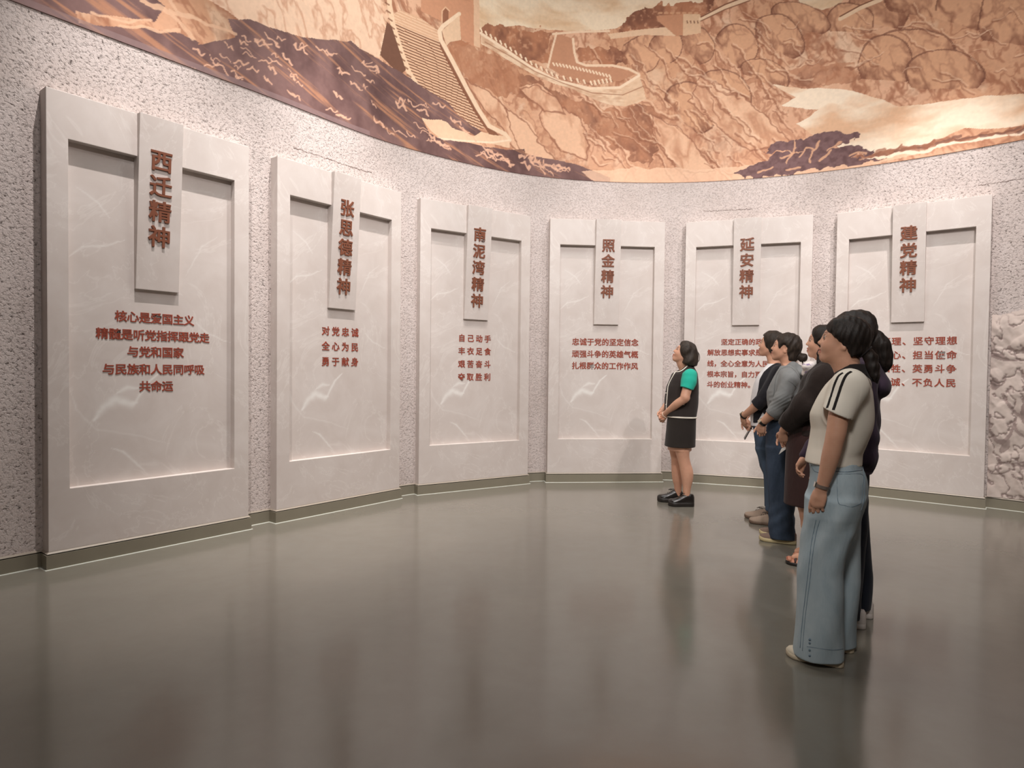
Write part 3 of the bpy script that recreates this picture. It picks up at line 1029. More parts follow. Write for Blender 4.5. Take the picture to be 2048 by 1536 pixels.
class Field:
    def __init__(self, xs, ys, zs):
        self.ax = (xs, ys, zs)
        self.a = np.full((len(xs), len(ys), len(zs)), 0.3, dtype=np.float32)

    def sub(self, lo, hi, pad):
        sl, cs = [], []
        for k in range(3):
            i0 = max(0, int(np.searchsorted(self.ax[k], lo[k] - pad)) - 1)
            i1 = min(len(self.ax[k]), int(np.searchsorted(self.ax[k], hi[k] + pad)) + 1)
            sl.append(slice(i0, max(i1, i0 + 1)))
            shp = [1, 1, 1]
            shp[k] = -1
            cs.append(self.ax[k][sl[-1]].reshape(shp))
        return tuple(sl), cs

    def op(self, prim, k=0.0, mode='add'):
        fn, lo, hi = prim
        sl, (X, Y, Z) = self.sub(lo, hi, k + 0.03)
        d = fn(X, Y, Z).astype(np.float32)
        if mode == 'add':
            self.a[sl] = smin(self.a[sl], d, k)
        elif mode == 'sub':
            self.a[sl] = smax(self.a[sl], -d, k)
        return self

    def warp(self, fn):
        X, Y, Z = (self.ax[k].reshape([-1 if j == k else 1 for j in range(3)]) for k in range(3))
        self.a += fn(X, Y, Z).astype(np.float32)
        return self

    def cut(self, pt, nrm, k=0.0):
        """remove everything on the side the normal points to"""
        X, Y, Z = (self.ax[j].reshape([-1 if i == j else 1 for i in range(3)]) for j in range(3))
        d = ((X - pt[0]) * nrm[0] + (Y - pt[1]) * nrm[1] + (Z - pt[2]) * nrm[2]) / np.linalg.norm(nrm)
        self.a = smax(self.a, d.astype(np.float32), k)
        return self

    def sample(self, P):
        P = np.asarray(P, dtype=float)
        idx, fr = [], []
        for k in range(3):
            i = np.clip(np.searchsorted(self.ax[k], P[:, k]) - 1, 0, len(self.ax[k]) - 2)
            f = (P[:, k] - self.ax[k][i]) / (self.ax[k][i + 1] - self.ax[k][i])
            fr.append(np.clip(f, 0, 1))
            idx.append(i)
        r = 0
        for a in (0, 1):
            for b in (0, 1):
                for c in (0, 1):
                    w = (fr[0] if a else 1 - fr[0]) * (fr[1] if b else 1 - fr[1]) * (fr[2] if c else 1 - fr[2])
                    r = r + w * self.a[idx[0] + a, idx[1] + b, idx[2] + c]
        return r

    def mesh(self, name):
        a, (xs, ys, zs) = self.a, self.ax
        a[0], a[-1], a[:, 0], a[:, -1], a[:, :, 0], a[:, :, -1] = .1, .1, .1, .1, .1, .1
        s = a < 0
        cnt = np.zeros(tuple(n - 1 for n in a.shape), np.int8)
        for i in (0, 1):
            for j in (0, 1):
                for k in (0, 1):
                    cnt += s[i:s.shape[0] - 1 + i, j:s.shape[1] - 1 + j, k:s.shape[2] - 1 + k]
        act = (cnt > 0) & (cnt < 8)
        I, J, K = np.nonzero(act)
        n = len(I)
        cid = np.full(act.shape, -1, np.int32)
        cid[I, J, K] = np.arange(n)
        val = {}
        for c in ((0, 0, 0), (1, 0, 0), (0, 1, 0), (1, 1, 0), (0, 0, 1), (1, 0, 1), (0, 1, 1), (1, 1, 1)):
            val[c] = a[I + c[0], J + c[1], K + c[2]]
        acc = np.zeros((n, 3))
        num = np.zeros(n)
        base = np.stack([I, J, K], 1)
        for c0 in val:
            for ax_ in range(3):
                if c0[ax_]:
                    continue
                c1 = tuple(1 if q == ax_ else c0[q] for q in range(3))
                v0, v1 = val[c0], val[c1]
                m = (v0 < 0) != (v1 < 0)
                t = np.where(m, v0 / np.where(m, v0 - v1, 1), 0)
                p = np.zeros((n, 3))
                for q in range(3):
                    A = self.ax[q]
                    p0 = A[base[:, q] + c0[q]]
                    p1 = A[base[:, q] + c1[q]]
                    p[:, q] = p0 + (p1 - p0) * t
                acc += p * m[:, None]
                num += m
        V = acc / num[:, None]
        F = []
        for ax_ in range(3):
            lo = [slice(1, -1)] * 3
            lo[ax_] = slice(0, -1)
            hi = [slice(1, -1)] * 3
            hi[ax_] = slice(1, None)
            s0, s1 = s[tuple(lo)], s[tuple(hi)]
            for flip, m in ((False, s0 & ~s1), (True, ~s0 & s1)):
                ii = np.stack(np.nonzero(m), 1)
                if len(ii) == 0:
                    continue
                off = np.ones(3, int)
                off[ax_] = 0
                ii = ii + off
                b, c = [q for q in range(3) if q != ax_]
                if ax_ == 1:
                    b, c = c, b
                def cell(db, dc):
                    q = ii.copy()
                    q[:, b] -= db
                    q[:, c] -= dc
                    return cid[q[:, 0], q[:, 1], q[:, 2]]
                quad = np.stack([cell(1, 1), cell(0, 1), cell(0, 0), cell(1, 0)], 1)
                if flip:
                    quad = quad[:, ::-1]
                F.append(quad)
        F = np.vstack(F)
        F = F[(F >= 0).all(1)]
        me = raw_mesh(name, V, F)
        me.polygons.foreach_set('use_smooth', [True] * len(me.polygons))
        return me


def P3(p):
    return np.asarray(p, dtype=float)


def cone(a, b, ra, rb):
    a, b = P3(a), P3(b)
    ba = b - a
    L2 = float(ba @ ba) + 1e-12

    def fn(X, Y, Z):
        t = np.clip(((X - a[0]) * ba[0] + (Y - a[1]) * ba[1] + (Z - a[2]) * ba[2]) / L2, 0, 1)
        return np.sqrt((X - a[0] - t * ba[0]) ** 2 + (Y - a[1] - t * ba[1]) ** 2 + (Z - a[2] - t * ba[2]) ** 2) - (ra + (rb - ra) * t)
    r = max(ra, rb)
    return fn, np.minimum(a, b) - r, np.maximum(a, b) + r


def ell(c, r, R=None):
    c, r = P3(c), P3(r)
    R = np.eye(3) if R is None else R

    def fn(X, Y, Z):
        dx, dy, dz = X - c[0], Y - c[1], Z - c[2]
        q = [(R[0, i] * dx + R[1, i] * dy + R[2, i] * dz) for i in range(3)]
        k0 = np.sqrt((q[0] / r[0]) ** 2 + (q[1] / r[1]) ** 2 + (q[2] / r[2]) ** 2)
        k1 = np.sqrt((q[0] / r[0] ** 2) ** 2 + (q[1] / r[1] ** 2) ** 2 + (q[2] / r[2] ** 2) ** 2) + 1e-6
        return k0 * (k0 - 1) / k1
    m = r.max() if R is not None else r
    return fn, c - m, c + m


def loft(rows, e=2.2, capt=True):
    """rows: (z, front x, back x, lateral centre, lateral half width)"""
    rows = sorted([tuple(r) for r in rows])
    A = np.array(rows, dtype=float)
    zz = np.linspace(A[0, 0], A[-1, 0], 90)
    # smooth the piecewise-linear profile a little
    def prof(j):
        v = np.interp(zz, A[:, 0], A[:, j])
        ker = np.array([1, 3, 5, 3, 1], float)
        ker /= ker.sum()
        w = np.convolve(np.pad(v, 2, mode='edge'), ker, 'valid')
        w[0], w[-1] = v[0], v[-1]
        return w
    cols = [prof(j) for j in range(1, 5)]

    def fn(X, Y, Z):
        g = [np.interp(Z, zz, c) for c in cols]
        cx, rx = (g[0] + g[1]) / 2, np.maximum(np.abs(g[0] - g[1]) / 2, 1e-3)
        n = ((np.abs(X - cx) / rx) ** e + (np.abs(Y - g[2]) / g[3]) ** e) ** (1 / e)
        d = (n - 1) * np.minimum(rx, g[3])
        if capt:
            d = np.maximum(d, np.maximum(Z - A[-1, 0], A[0, 0] - Z))
        return d
    lo = (min(A[:, 1].min(), A[:, 2].min()), (A[:, 3] - A[:, 4]).min(), A[0, 0])
    hi = (max(A[:, 1].max(), A[:, 2].max()), (A[:, 3] + A[:, 4]).max(), A[-1, 0])
    return fn, P3(lo), P3(hi)


def both(p1, p2, k):
    """intersection of two shapes"""
    return (lambda X, Y, Z: smax(p1[0](X, Y, Z), p2[0](X, Y, Z), k)), np.maximum(p1[1], p2[1]) - 0.02, np.minimum(p1[2], p2[2]) + 0.02


def profile(poly):
    """side outline (x, z) extruded sideways"""
    Q = np.array(poly, dtype=float)

    def fn(X, Y, Z):
        x, z = np.broadcast_arrays(X[:, 0, :], Z[:, 0, :])
        d = np.full(x.shape, 1e9)
        ins = np.zeros(x.shape, bool)
        n = len(Q)
        for i in range(n):
            (x0, z0), (x1, z1) = Q[i], Q[(i + 1) % n]
            ux, uz = x1 - x0, z1 - z0
            t = np.clip(((x - x0) * ux + (z - z0) * uz) / (ux * ux + uz * uz + 1e-12), 0, 1)
            d = np.minimum(d, np.hypot(x - x0 - t * ux, z - z0 - t * uz))
            if z0 != z1:
                ins ^= (z < max(z0, z1)) & (z >= min(z0, z1)) & (x < (x1 - x0) * (z - z0) / (z1 - z0) + x0)
        d = np.where(ins, -d, d)
        return d[:, None, :] + 0 * Y
    return fn, P3((Q[:, 0].min(), -9, Q[:, 1].min())), P3((Q[:, 0].max(), 9, Q[:, 1].max()))


def rotm(pitch, yaw=0.0, roll=0.0):
    """head turn: pitch up, yaw to own left"""
    cp, sp = math.cos(pitch), math.sin(pitch)
    Ry = np.array([[cp, 0, -sp], [0, 1, 0], [sp, 0, cp]])
    cy, sy = math.cos(yaw), math.sin(yaw)
    Rz = np.array([[cy, -sy, 0], [sy, cy, 0], [0, 0, 1]])
    cr, sr = math.cos(roll), math.sin(roll)
    Rx = np.array([[1, 0, 0], [0, cr, -sr], [0, sr, cr]])
    return Rz @ Ry @ Rx


def tube(name, pts, r, mat, parent, seg=8, flat=1.0, closed=False, ends=True):
    """swept tube with parallel-transport frames; r may be a list; flat squashes it along the frame normal"""
    P = [Vector(p) for p in pts]
    n = len(P)
    rr = [r] * n if not hasattr(r, '__len__') else list(r)
    V, F = [], []
    up = None
    for i in range(n):
        if closed:
            t = (P[(i + 1) % n] - P[i - 1]).normalized()
        else:
            t = (P[min(i + 1, n - 1)] - P[max(i - 1, 0)]).normalized()
        if up is None:
            up = Vector((0, 1, 0)) if abs(t.y) < 0.8 else Vector((1, 0, 0))
        s = t.cross(up).normalized()
        up = s.cross(t).normalized()
        for j in range(seg):
            a = 2 * PI * j / seg
            q = P[i] + s * (math.cos(a) * rr[i]) + up * (math.sin(a) * rr[i] * flat)
            V.append(tuple(q))
    m = n if closed else n - 1
    for i in range(m):
        for j in range(seg):
            a, b = i * seg + j, i * seg + (j + 1) % seg
            c, d = ((i + 1) % n) * seg + (j + 1) % seg, ((i + 1) % n) * seg + j
            F.append((a, b, c, d))
    if not closed and ends:
        F.append(tuple(range(seg))[::-1])
        F.append(tuple((n - 1) * seg + j for j in range(seg)))
    me = bpy.data.meshes.new(name)
    me.from_pydata(V, [], F)
    me.update()
    return link(name, me, mat, parent, smooth=True)


def smooth_path(pts, n=6):
    P = [np.asarray(p, float) for p in pts]
    P = [2 * P[0] - P[1]] + P + [2 * P[-1] - P[-2]]
    out = []
    for i in range(1, len(P) - 2):
        for j in range(n):
            t = j / n
            out.append(0.5 * (2 * P[i] + (P[i + 1] - P[i - 1]) * t + (2 * P[i - 1] - 5 * P[i] + 4 * P[i + 1] - P[i + 2]) * t * t
                              + (-P[i - 1] + 3 * P[i] - 3 * P[i + 1] + P[i + 2]) * t ** 3))
    out.append(P[-2])
    return out


class Person:
    def __init__(self, x, y, deg, label):
        a = math.radians(deg)
        self.F = np.array([-math.cos(a), math.sin(a), 0.0])
        self.L = np.array([-math.sin(a), -math.cos(a), 0.0])
        self.O = np.array([x, y, 0.0])
        self.root = empty('person', (x, y, 0), math.atan2(self.F[1], self.F[0]))
        setp(self.root, label, 'person', 'women looking up at the plaques')

    def ray(self, u, v):
        a, b = u - 1024, v - 768
        c, s = math.cos(ROLL), math.sin(ROLL)
        uu, vv = a * c + b * s, -a * s + b * c
        x, zc = uu / F_PX, -vv / F_PX
        cp, sp = math.cos(PITCH), math.sin(PITCH)
        return np.array([x, cp + zc * sp, -sp + zc * cp])

    def k(self, u, v, l=0.0):
        """traced pixel on the body's own side plane -> body frame"""
        r = self.ray(u, v)
        c = np.array([0, 0, CH])
        o = self.O + self.L * l
        t = ((o - c) @ self.L) / (r @ self.L)
        X = c + r * t - self.O
        return np.array([X @ self.F, X @ self.L, X[2]])

    def rows(self, data, l=0.0, shrink=0.0):
        """(y, x front, x back, lateral centre, half width) in pixels and metres"""
        out = []
        for y, xf, xb, lc, hw in data:
            a, b = self.k(xf, y, l + lc), self.k(xb, y, l + lc)
            out.append(((a[2] + b[2]) / 2, a[0] - shrink, b[0] + shrink, lc, hw - shrink))
        return out

    def poly(self, pts, l=0.0):
        return [tuple(self.k(u, v, l)[[0, 2]]) for u, v in pts]

    def hit(self, fields, u, v, out=0.0):
        """first point of the given shapes met by the sight line through a traced pixel"""
        r = self.ray(u, v)
        r = r / np.linalg.norm(r)
        c = np.array([0, 0, CH])
        d0 = np.linalg.norm(self.O[:2])
        t = np.arange(d0 - 0.5, d0 + 0.6, 0.002)
        W_ = c + r[None, :] * t[:, None] - self.O
        Lc = np.stack([W_ @ self.F, W_ @ self.L, W_[:, 2]], 1)
        val = np.min([f.sample(Lc) for f in fields], axis=0)
        i = np.nonzero(val < out)[0]
        if len(i) == 0:
            i = [int(np.argmin(val))]
        return Lc[i[0]]

    def trace(self, fields, pts, n=5, out=0.002):
        q = smooth_path([np.array(p, float) for p in pts], n)
        return [self.hit(fields, a[0], a[1], out) for a in q]


def head_prims(C, R, s):
    """list of (mode, prim, k) for a head, C centre, R orientation, s scale"""
    C = P3(C)

    def T(p):
        return C + R @ (P3(p) * s)
    out = []
    E = lambda c, r, k=0.0, m='add', RR=None: out.append((m, ell(T(c), P3(r) * s, R if RR is None else R @ RR), k * s))
    K = lambda a, b, ra, rb, k, m='add': out.append((m, cone(T(a), T(b), ra * s, rb * s), k * s))
    E((-.012, 0, .028), (.094, .074, .086))
    E((.030, 0, -.010), (.058, .060, .070), .03)
    E((.030, 0, -.050), (.050, .050, .045), .03)
    for y in (-1, 1):
        K((-.012, y * .050, -.040), (.050, y * .022, -.086), .018, .016, .030)
        E((.048, y * .034, -.026), (.028, .024, .026), .025)
        K((.070, y * .014, .030), (.056, y * .044, .030), .010, .008, .020)
    E((.064, 0, -.088), (.018, .020, .016), .022)
    K((.078, 0, .024), (.0925, 0, -.012), .0062, .0090, .014)
    E((.0965, 0, -.0175), (.0110, .0105, .0095), .008)
    for y in (-1, 1):
        E((.0885, y * .0115, -.0215), (.0095, .0070, .0080), .006)
        E((.0925, y * .006, -.0295), (.006, .0030, .004), .004, 'sub')
        E((.086, y * .032, .010), (.015, .016, .012), .014, 'sub')
        E((.069, y * .031, .010), (.0135, .016, .0125), .004)
        # ear
        RR = rotm(0.25, 0, 0)
        E((-.014, y * .071, -.006), (.0150, .0080, .0275), .010, 'add', RR @ rotm(0, -0.35 * y, 0))
        E((-.010, y * .082, .000), (.0090, .0080, .018), .006, 'sub', RR)
        E((-.018, y * .074, -.028), (.0085, .0065, .009), .006)
    # lips
    E((.0865, 0, -.0475), (.0125, .022, .0065), .005)
    E((.0835, 0, -.0590), (.0125, .019, .0072), .005)
    E((.100, 0, -.0532), (.010, .024, .0012), .003, 'sub')
    E((.072, 0, -.070), (.022, .018, .008), .012)
    return out, T


def hand_prims(Wp, d, n, s, size=1.0, curl=(0.35, 0.5, 0.35), spread=0.05, thumb=(0.75, 0.55, 0.35), each=None):
    """Wp wrist, d towards the knuckles, n out of the palm, s towards the thumb side"""
    Wp, d, n, s = P3(Wp), P3(d), P3(n), P3(s)
    d /= np.linalg.norm(d)
    n = n - d * (n @ d)
    n /= np.linalg.norm(n)
    s = s - d * (s @ d) - n * (s @ n)
    s /= np.linalg.norm(s)
    z = size
    out = []
    R = np.stack([d, s, n], 1)
    out.append((ell(Wp + d * .045 * z, np.array([.052, .036, .0155]) * z, R), .012))
    out.append((cone(Wp - d * .01, Wp + d * .04 * z, .021 * z, .020 * z), .015))
    knuck = []
    for i, (o, ln, w) in enumerate(((.027, .072, .0088), (.0095, .080, .0090), (-.009, .074, .0086), (-.026, .058, .0076))):
        base = Wp + d * (.083 - .006 * abs(i - 1)) * z + s * o * z
        out.append((cone(Wp + d * .03 * z + s * o * .7 * z, base, .012 * z, .0100 * z), .010))
        ang = 0.0
        p = base
        dd = d + s * spread * (1.5 - i)
        dd /= np.linalg.norm(dd)
        cs = curl if each is None else each[i]
        for j, fr in enumerate((.45, .30, .25)):
            ang += cs[j]
            q = p + (dd * math.cos(ang) + n * math.sin(ang)) * ln * fr * z
            out.append((cone(p, q, w * z * (1 - .08 * j), w * z * (0.92 - .10 * j)), .003))
            p = q
        knuck.append((base, p))
    tb = Wp + d * .022 * z + s * .022 * z + n * .004 * z
    dirs = [d * .75 + s * thumb[0] + n * .25, d * .95 + s * thumb[0] * .55 + n * thumb[1] * .6, d * 1.0 + s * .15 + n * thumb[2]]
    p = tb
    for j, (ln, w) in enumerate(((.040, .0125), (.032, .0100), (.025, .0088))):
        v = dirs[j] / np.linalg.norm(dirs[j])
        q = p + v * ln * z
        out.append((cone(p, q, w * z, w * z * .88), .006 if j == 0 else .003))
        p = q
    return out, p, knuck


# ------------------------------------------------------------------ figure materials
def mat_skin(name, col, dark):
    k = NT(name, 0.48, 0.4)
    at = k.n('ShaderNodeAttribute', attribute_name='paint')
    n = k.noise(k.coords(), 40, 3)
    c = k.mix(k.ramp(n, [(0.3, BW(0)), (0.75, BW(0.35))]), at.outputs['Color'], dark)
    k.base(c)
    k.b.inputs['Subsurface Weight'].default_value = 0.08
    k.b.inputs['Subsurface Radius'].default_value = (0.01, 0.004, 0.002)
    k.l(k.bump(k.noise(k.coords(), 350, 2), 0.08, 0.001), k.b.inputs['Normal'])
    return k.m


def mat_cloth(name, col, var=0.06, rough=0.85, spec=0.15, weave=500, bump=0.25, folds=0.0):
    k = NT(name, rough, spec)
    co = k.coords()
    n = k.noise(co, 9, 4, 0.6)
    d = tuple(max(0, c * (1 - var)) for c in col[:3]) + (1,)
    e = tuple(min(1, c * (1 + var)) for c in col[:3]) + (1,)
    k.base(k.ramp(n, [(0.3, d), (0.7, e)]))
    b = k.bump(k.noise(co, weave, 2), bump, 0.0008)
    if folds:
        b = k.bump(k.noise(k.mapping(co, (1, 1, 0.35)), 14, 3, 0.5, 0.6), folds, 0.02, b)
    k.l(b, k.b.inputs['Normal'])
    k.b.inputs['Sheen Weight'].default_value = 0.08
    return k.m


def mat_paint_cloth(name, weave=450, rough=0.85):
    k = NT(name, rough, 0.15)
    at = k.n('ShaderNodeAttribute', attribute_name='paint')
    k.base(at.outputs['Color'])
    b = k.bump(k.noise(k.coords(), weave, 2), 0.3, 0.0008)
    k.l(b, k.b.inputs['Normal'])
    return k.m


def mat_denim(name, col, pale):
    k = NT(name, 0.85, 0.15)
    co = k.coords()
    n = k.noise(k.mapping(co, (1, 1, 0.4)), 7, 5, 0.65, 0.4)
    f = k.noise(k.mapping(co, (1, 1, 0.15)), 260, 2, 0.5)
    c = k.ramp(n, [(0.32, col), (0.72, pale)])
    c = k.mix(k.ramp(f, [(0.4, BW(0)), (0.8, BW(0.3))]), c, pale)
    k.base(c)
    b = k.bump(f, 0.25, 0.0008)
    b = k.bump(k.noise(k.mapping(co, (1, 1, 0.3), (0, 0.2, 0)), 11, 3, 0.5, 0.8), 0.35, 0.012, b)
    k.l(b, k.b.inputs['Normal'])
    return k.m


def mat_hair(name, col, hi):
    k = NT(name, 0.5, 0.22)
    co = k.coords()
    st = k.noise(k.mapping(co, (1, 1, 0.12), (0, 0.35, 0)), 120, 3, 0.6, 0.15)
    k.base(k.ramp(st, [(0.3, col), (0.75, hi)]))
    k.l(k.bump(st, 0.55, 0.004), k.b.inputs['Normal'])
    return k.m


SKIN = (208, 160, 134)
M_SKIN = mat_skin('skin', None, rgb(196, 140, 114))
M_HAIR = mat_hair('dark_hair', rgb(24, 20, 18), rgb(46, 38, 34))
M_HAIR2 = mat_hair('brown_black_hair', rgb(36, 30, 27), rgb(66, 56, 48))
M_EYE = mat_print('eye_print', 0.2, 0.6)


def paint_body(me, Th, R, s, skin=SKIN, nails=()):
    """lips, brows, lids and warm tips on the skin"""
    n = len(me.vertices)
    co = np.zeros(n * 3)
    me.vertices.foreach_get('co', co)
    co = co.reshape(-1, 3)
    C = Th((0, 0, 0))
    h = ((co - C) @ R) / s
    col = np.tile(np.array(skin, float) / 255, (n, 1))

    def blend(w, c):
        nonlocal col
        w = np.clip(w, 0, 1)[:, None]
        col = col * (1 - w) + (np.array(c, float) / 255) * w
    g = lambda c, r: np.exp(-(((h - np.array(c)) / np.array(r)) ** 2).sum(1) * 1.6)
    for y in (-1, 1):
        blend(g((.055, y * .038, -.022), (.03, .02, .022)) * 0.35, (216, 142, 120))
        d = np.abs(h[:, 2] - (.031 + .006 * np.sin(np.clip((np.abs(h[:, 1]) - .014) / .034, 0, 1) * 2.6)))
        m = (np.abs(h[:, 1]) > .012) & (np.abs(h[:, 1]) < .050) & (h[:, 0] > .03) & (h[:, 1] * y > 0)
        blend(np.where(m, np.clip(1.4 - d / .0035, 0, 1), 0) * 0.75, (70, 52, 44))
        d2 = np.abs(h[:, 2] - .0165)
        m2 = (np.abs(h[:, 1] - y * .032) < .016) & (h[:, 0] > .06)
        blend(np.where(m2, np.clip(1.3 - d2 / .0022, 0, 1), 0) * 0.7, (60, 44, 38))
        blend(g((.098, y * .006, -.031), (.005, .004, .003)) * 0.8, (110, 66, 54))
    m = (h[:, 0] > .074) & (np.abs(h[:, 1]) < .022) & (h[:, 2] < -.0425) & (h[:, 2] > -.066)
    blend(np.where(m, 0.55, 0), (172, 98, 88))
    blend(g((.093, 0, -.0532), (.01, .02, .0016)) * 0.8, (96, 46, 44))
    for c in nails:
        dd = np.linalg.norm(co - c, axis=1)
        blend(np.clip(1.4 - dd / .009, 0, 1) * 0.5, (226, 170, 158))
    vcol(me, col)


def eyes(root, body, Th, R, s):
    for y in (-1, 1):
        bm = bmesh.new()
        bmesh.ops.create_uvsphere(bm, u_segments=16, v_segments=12, radius=.0128 * s)
        me = bpy.data.meshes.new('eye')
        bm.to_mesh(me)
        bm.free()
        co = np.array([v.co[:] for v in me.vertices]) / s
        d = np.linalg.norm(co / .0128 - np.array([1, 0, 0]), axis=1)
        c = np.tile(np.array([168, 152, 142]) / 255.0, (len(co), 1))
        c[d < 0.85] = np.array([52, 36, 28]) / 255.0
        vcol(me, c)
        o = link('eye', me, M_EYE, body, smooth=True)
        M = Matrix([list(R[i]) for i in range(3)]).to_4x4()
        M.translation = Vector(Th((.0725, y * .0315, .0105)))
        o.matrix_local = M


def shoe(root, p, heel_px, toe_px, lc, style, mats, w=0.088, h=0.065, sole=0.022, lift=0.0, scale=1.0, ankle=None):
    """closed shoe lying on the floor between two traced sole points"""
    hw, tw = p.k(heel_px[0], heel_px[1], lc), p.k(toe_px[0], toe_px[1], lc)
    a, b = np.array([hw[0], lc]), np.array([tw[0], lc])
    return shoe_at(root, a, b, style, mats, w, h, sole)


def shoe_at(root, a, b, style, mats, w=0.088, h=0.065, sole=0.022, laces=None):
    a, b = np.array(a, float), np.array(b, float)
    d = b - a
    Ln = np.linalg.norm(d)
    d /= Ln
    q = np.array([-d[1], d[0]])
    NT_, NA = 26, 22
    tt = np.linspace(0, 1, NT_)
    wid = np.interp(tt, [0, .04, .12, .3, .5, .7, .85, .95, 1], [.25, .52, .66, .68, .78, 1.0, .94, .62, .22]) * w / 2
    if style == 'derby':
        hh = np.interp(tt, [0, .03, .15, .3, .42, .6, .75, .9, .97, 1], [.85, 1.1, 1.16, 1.15, 1.0, .72, .60, .52, .38, .2]) * h
    elif style == 'sneaker':
        hh = np.interp(tt, [0, .03, .15, .3, .42, .6, .75, .9, .97, 1], [.8, 1.05, 1.05, 1.12, 1.05, .80, .60, .46, .32, .12]) * h
    else:
        hh = np.interp(tt, [0, .03, .15, .3, .42, .6, .75, .9, .97, 1], [.6, .8, .82, .86, .85, .70, .58, .46, .32, .12]) * h
    bow = 0.006 * np.sin(tt * PI)
    toe_up = np.where(tt > .8, ((tt - .8) / .2) ** 2 * 0.008, 0)

    def ring(t_i, scale_w, z_fn):
        c = a + d * Ln * tt[t_i] + q * bow[t_i]
        out = []
        for j in range(NA):
            an = 2 * PI * j / NA
            cy, cz = math.cos(an), math.sin(an)
            yy = math.copysign(abs(cy) ** 0.75, cy) * wid[t_i] * scale_w
            out.append((c[0] + q[0] * yy, c[1] + q[1] * yy, z_fn(cz, t_i)))
        return out

    def make(name, sw, z_fn, mat, parent):
        V, F = [], []
        for i in range(NT_):
            V += ring(i, sw, z_fn)
        for i in range(NT_ - 1):
            for j in range(NA):
                F.append((i * NA + j, i * NA + (j + 1) % NA, (i + 1) * NA + (j + 1) % NA, (i + 1) * NA + j))
        F.append(tuple(range(NA))[::-1])
        F.append(tuple((NT_ - 1) * NA + j for j in range(NA)))
        me = bpy.data.meshes.new(name)
        me.from_pydata(V, [], F)
        me.update()
        return link(name, me, mat, parent, smooth=True)
    up = make('shoe', 1.0, lambda cz, i: sole * 0.6 + toe_up[i] + (hh[i] * abs(cz) ** 0.8 if cz > 0 else 0.004 * cz), mats[0], root)
    so = make('sole', 1.09, lambda cz, i: toe_up[i] * 0.8 + sole / 2 + math.copysign(min(1, abs(cz) * 2.2) * sole / 2, cz) + 0.0008, mats[1], up)
    if laces is not None:
        rng = random.Random(3)
        for r_ in range(4):
            t = .40 + .065 * r_
            i = int(t * (NT_ - 1))
            c = a + d * Ln * t
            z = sole * .6 + hh[i] + 0.004
            ww = wid[i] * 0.42
            pts = [(c[0] + q[0] * ww * u, c[1] + q[1] * ww * u, z - 0.006 * u * u) for u in (-1, -.5, 0, .5, 1)]
            tube('lace', pts, 0.0024, laces, up, 6)
        i = int(.40 * (NT_ - 1))
        c = a + d * Ln * .40
        z = sole * .6 + hh[i] + 0.006
        for sg in (-1, 1):
            loop = [(c[0] + d[0] * .030 * math.sin(an) + q[0] * sg * .020 * (1 - math.cos(an)) / 2, c[1] + d[1] * .030 * math.sin(an) + q[1] * sg * .020 * (1 - math.cos(an)) / 2,
                     z + .010 * (1 - math.cos(an)) / 2) for an in np.linspace(0, 2 * PI, 12)]
            tube('lace', loop, 0.0022, laces, up, 6)
            end = [(c[0] + d[0] * .04 * u + q[0] * sg * .016 * u, c[1] + d[1] * .04 * u + q[1] * sg * .016 * u, z + .004 * math.sin(3 * u)) for u in (0, .4, .7, 1)]
            tube('lace', end, 0.0022, laces, up, 6)
    return up


def folds(ax, ay, az, amp, seed=0.0, sharp=1.0):
    """directional soft folds in metres"""
    def fn(X, Y, Z):
        w = np.sin(ax * X + ay * Y + az * Z + 1.7 * np.sin(7 * Z + 3 * X + seed) + seed)
        return amp * w
    return fn


def ring_on(fieldlist, c, d, r, n=28, out=0.0015, flat=None):
    """closed loop hugging a limb: centre c, limb axis d"""
    c, d = P3(c), P3(d)
    d /= np.linalg.norm(d)
    u = np.cross(d, [0.3, 1, 0.2])
    u /= np.linalg.norm(u)
    v = np.cross(d, u)
    pts = []
    for i in range(n):
        a = 2 * PI * i / n
        e = u * math.cos(a) + v * math.sin(a)
        t = np.arange(0.0, r * 2.2, 0.0008)
        q = c[None, :] + e[None, :] * t[:, None]
        val = np.min([f.sample(q) for f in fieldlist], axis=0)
        j = np.nonzero(val > out)[0]
        tt = t[j[0]] if len(j) else r
        pts.append(c + e * tt)
    return pts


def band(name, pts, d, width, thick, mat, parent):
    """flat strap following closed points; width along the limb axis"""
    d = P3(d)
    d /= np.linalg.norm(d)
    n = len(pts)
    c = np.mean(pts, axis=0)
    V, F = [], []
    for p in pts:
        e = p - c
        e = e - d * (e @ d)
        e /= np.linalg.norm(e) + 1e-9
        for (s, o) in ((-.5, 0), (.5, 0), (.5, 1), (-.5, 1)):
            V.append(tuple(p + d * width * s + e * thick * o))
    for i in range(n):
        for j in range(4):
            F.append((i * 4 + j, i * 4 + (j + 1) % 4, ((i + 1) % n) * 4 + (j + 1) % 4, ((i + 1) % n) * 4 + j))
    me = bpy.data.meshes.new(name)
    me.from_pydata(V, [], F)
    me.update()
    return link(name, me, mat, parent)


def small_box(name, c, R, dims, mat, parent, bevel=0.001):
    bm = bmesh.new()
    x, y, z = (v / 2 for v in dims)
    box_bm(bm, -x, x, -y, y, -z, z)
    me = bm_mesh(name, bm, bevel)
    o = link(name, me, mat, parent)
    M = Matrix([list(R[i]) for i in range(3)]).to_4x4()
    M.translation = Vector([float(v) for v in c])
    o.matrix_local = M
    return o


def frame_from(d, n):
    d, n = P3(d), P3(n)
    d = d / np.linalg.norm(d)
    n = n - d * (n @ d)
    n /= np.linalg.norm(n)
    return np.stack([d, np.cross(n, d), n], 1)


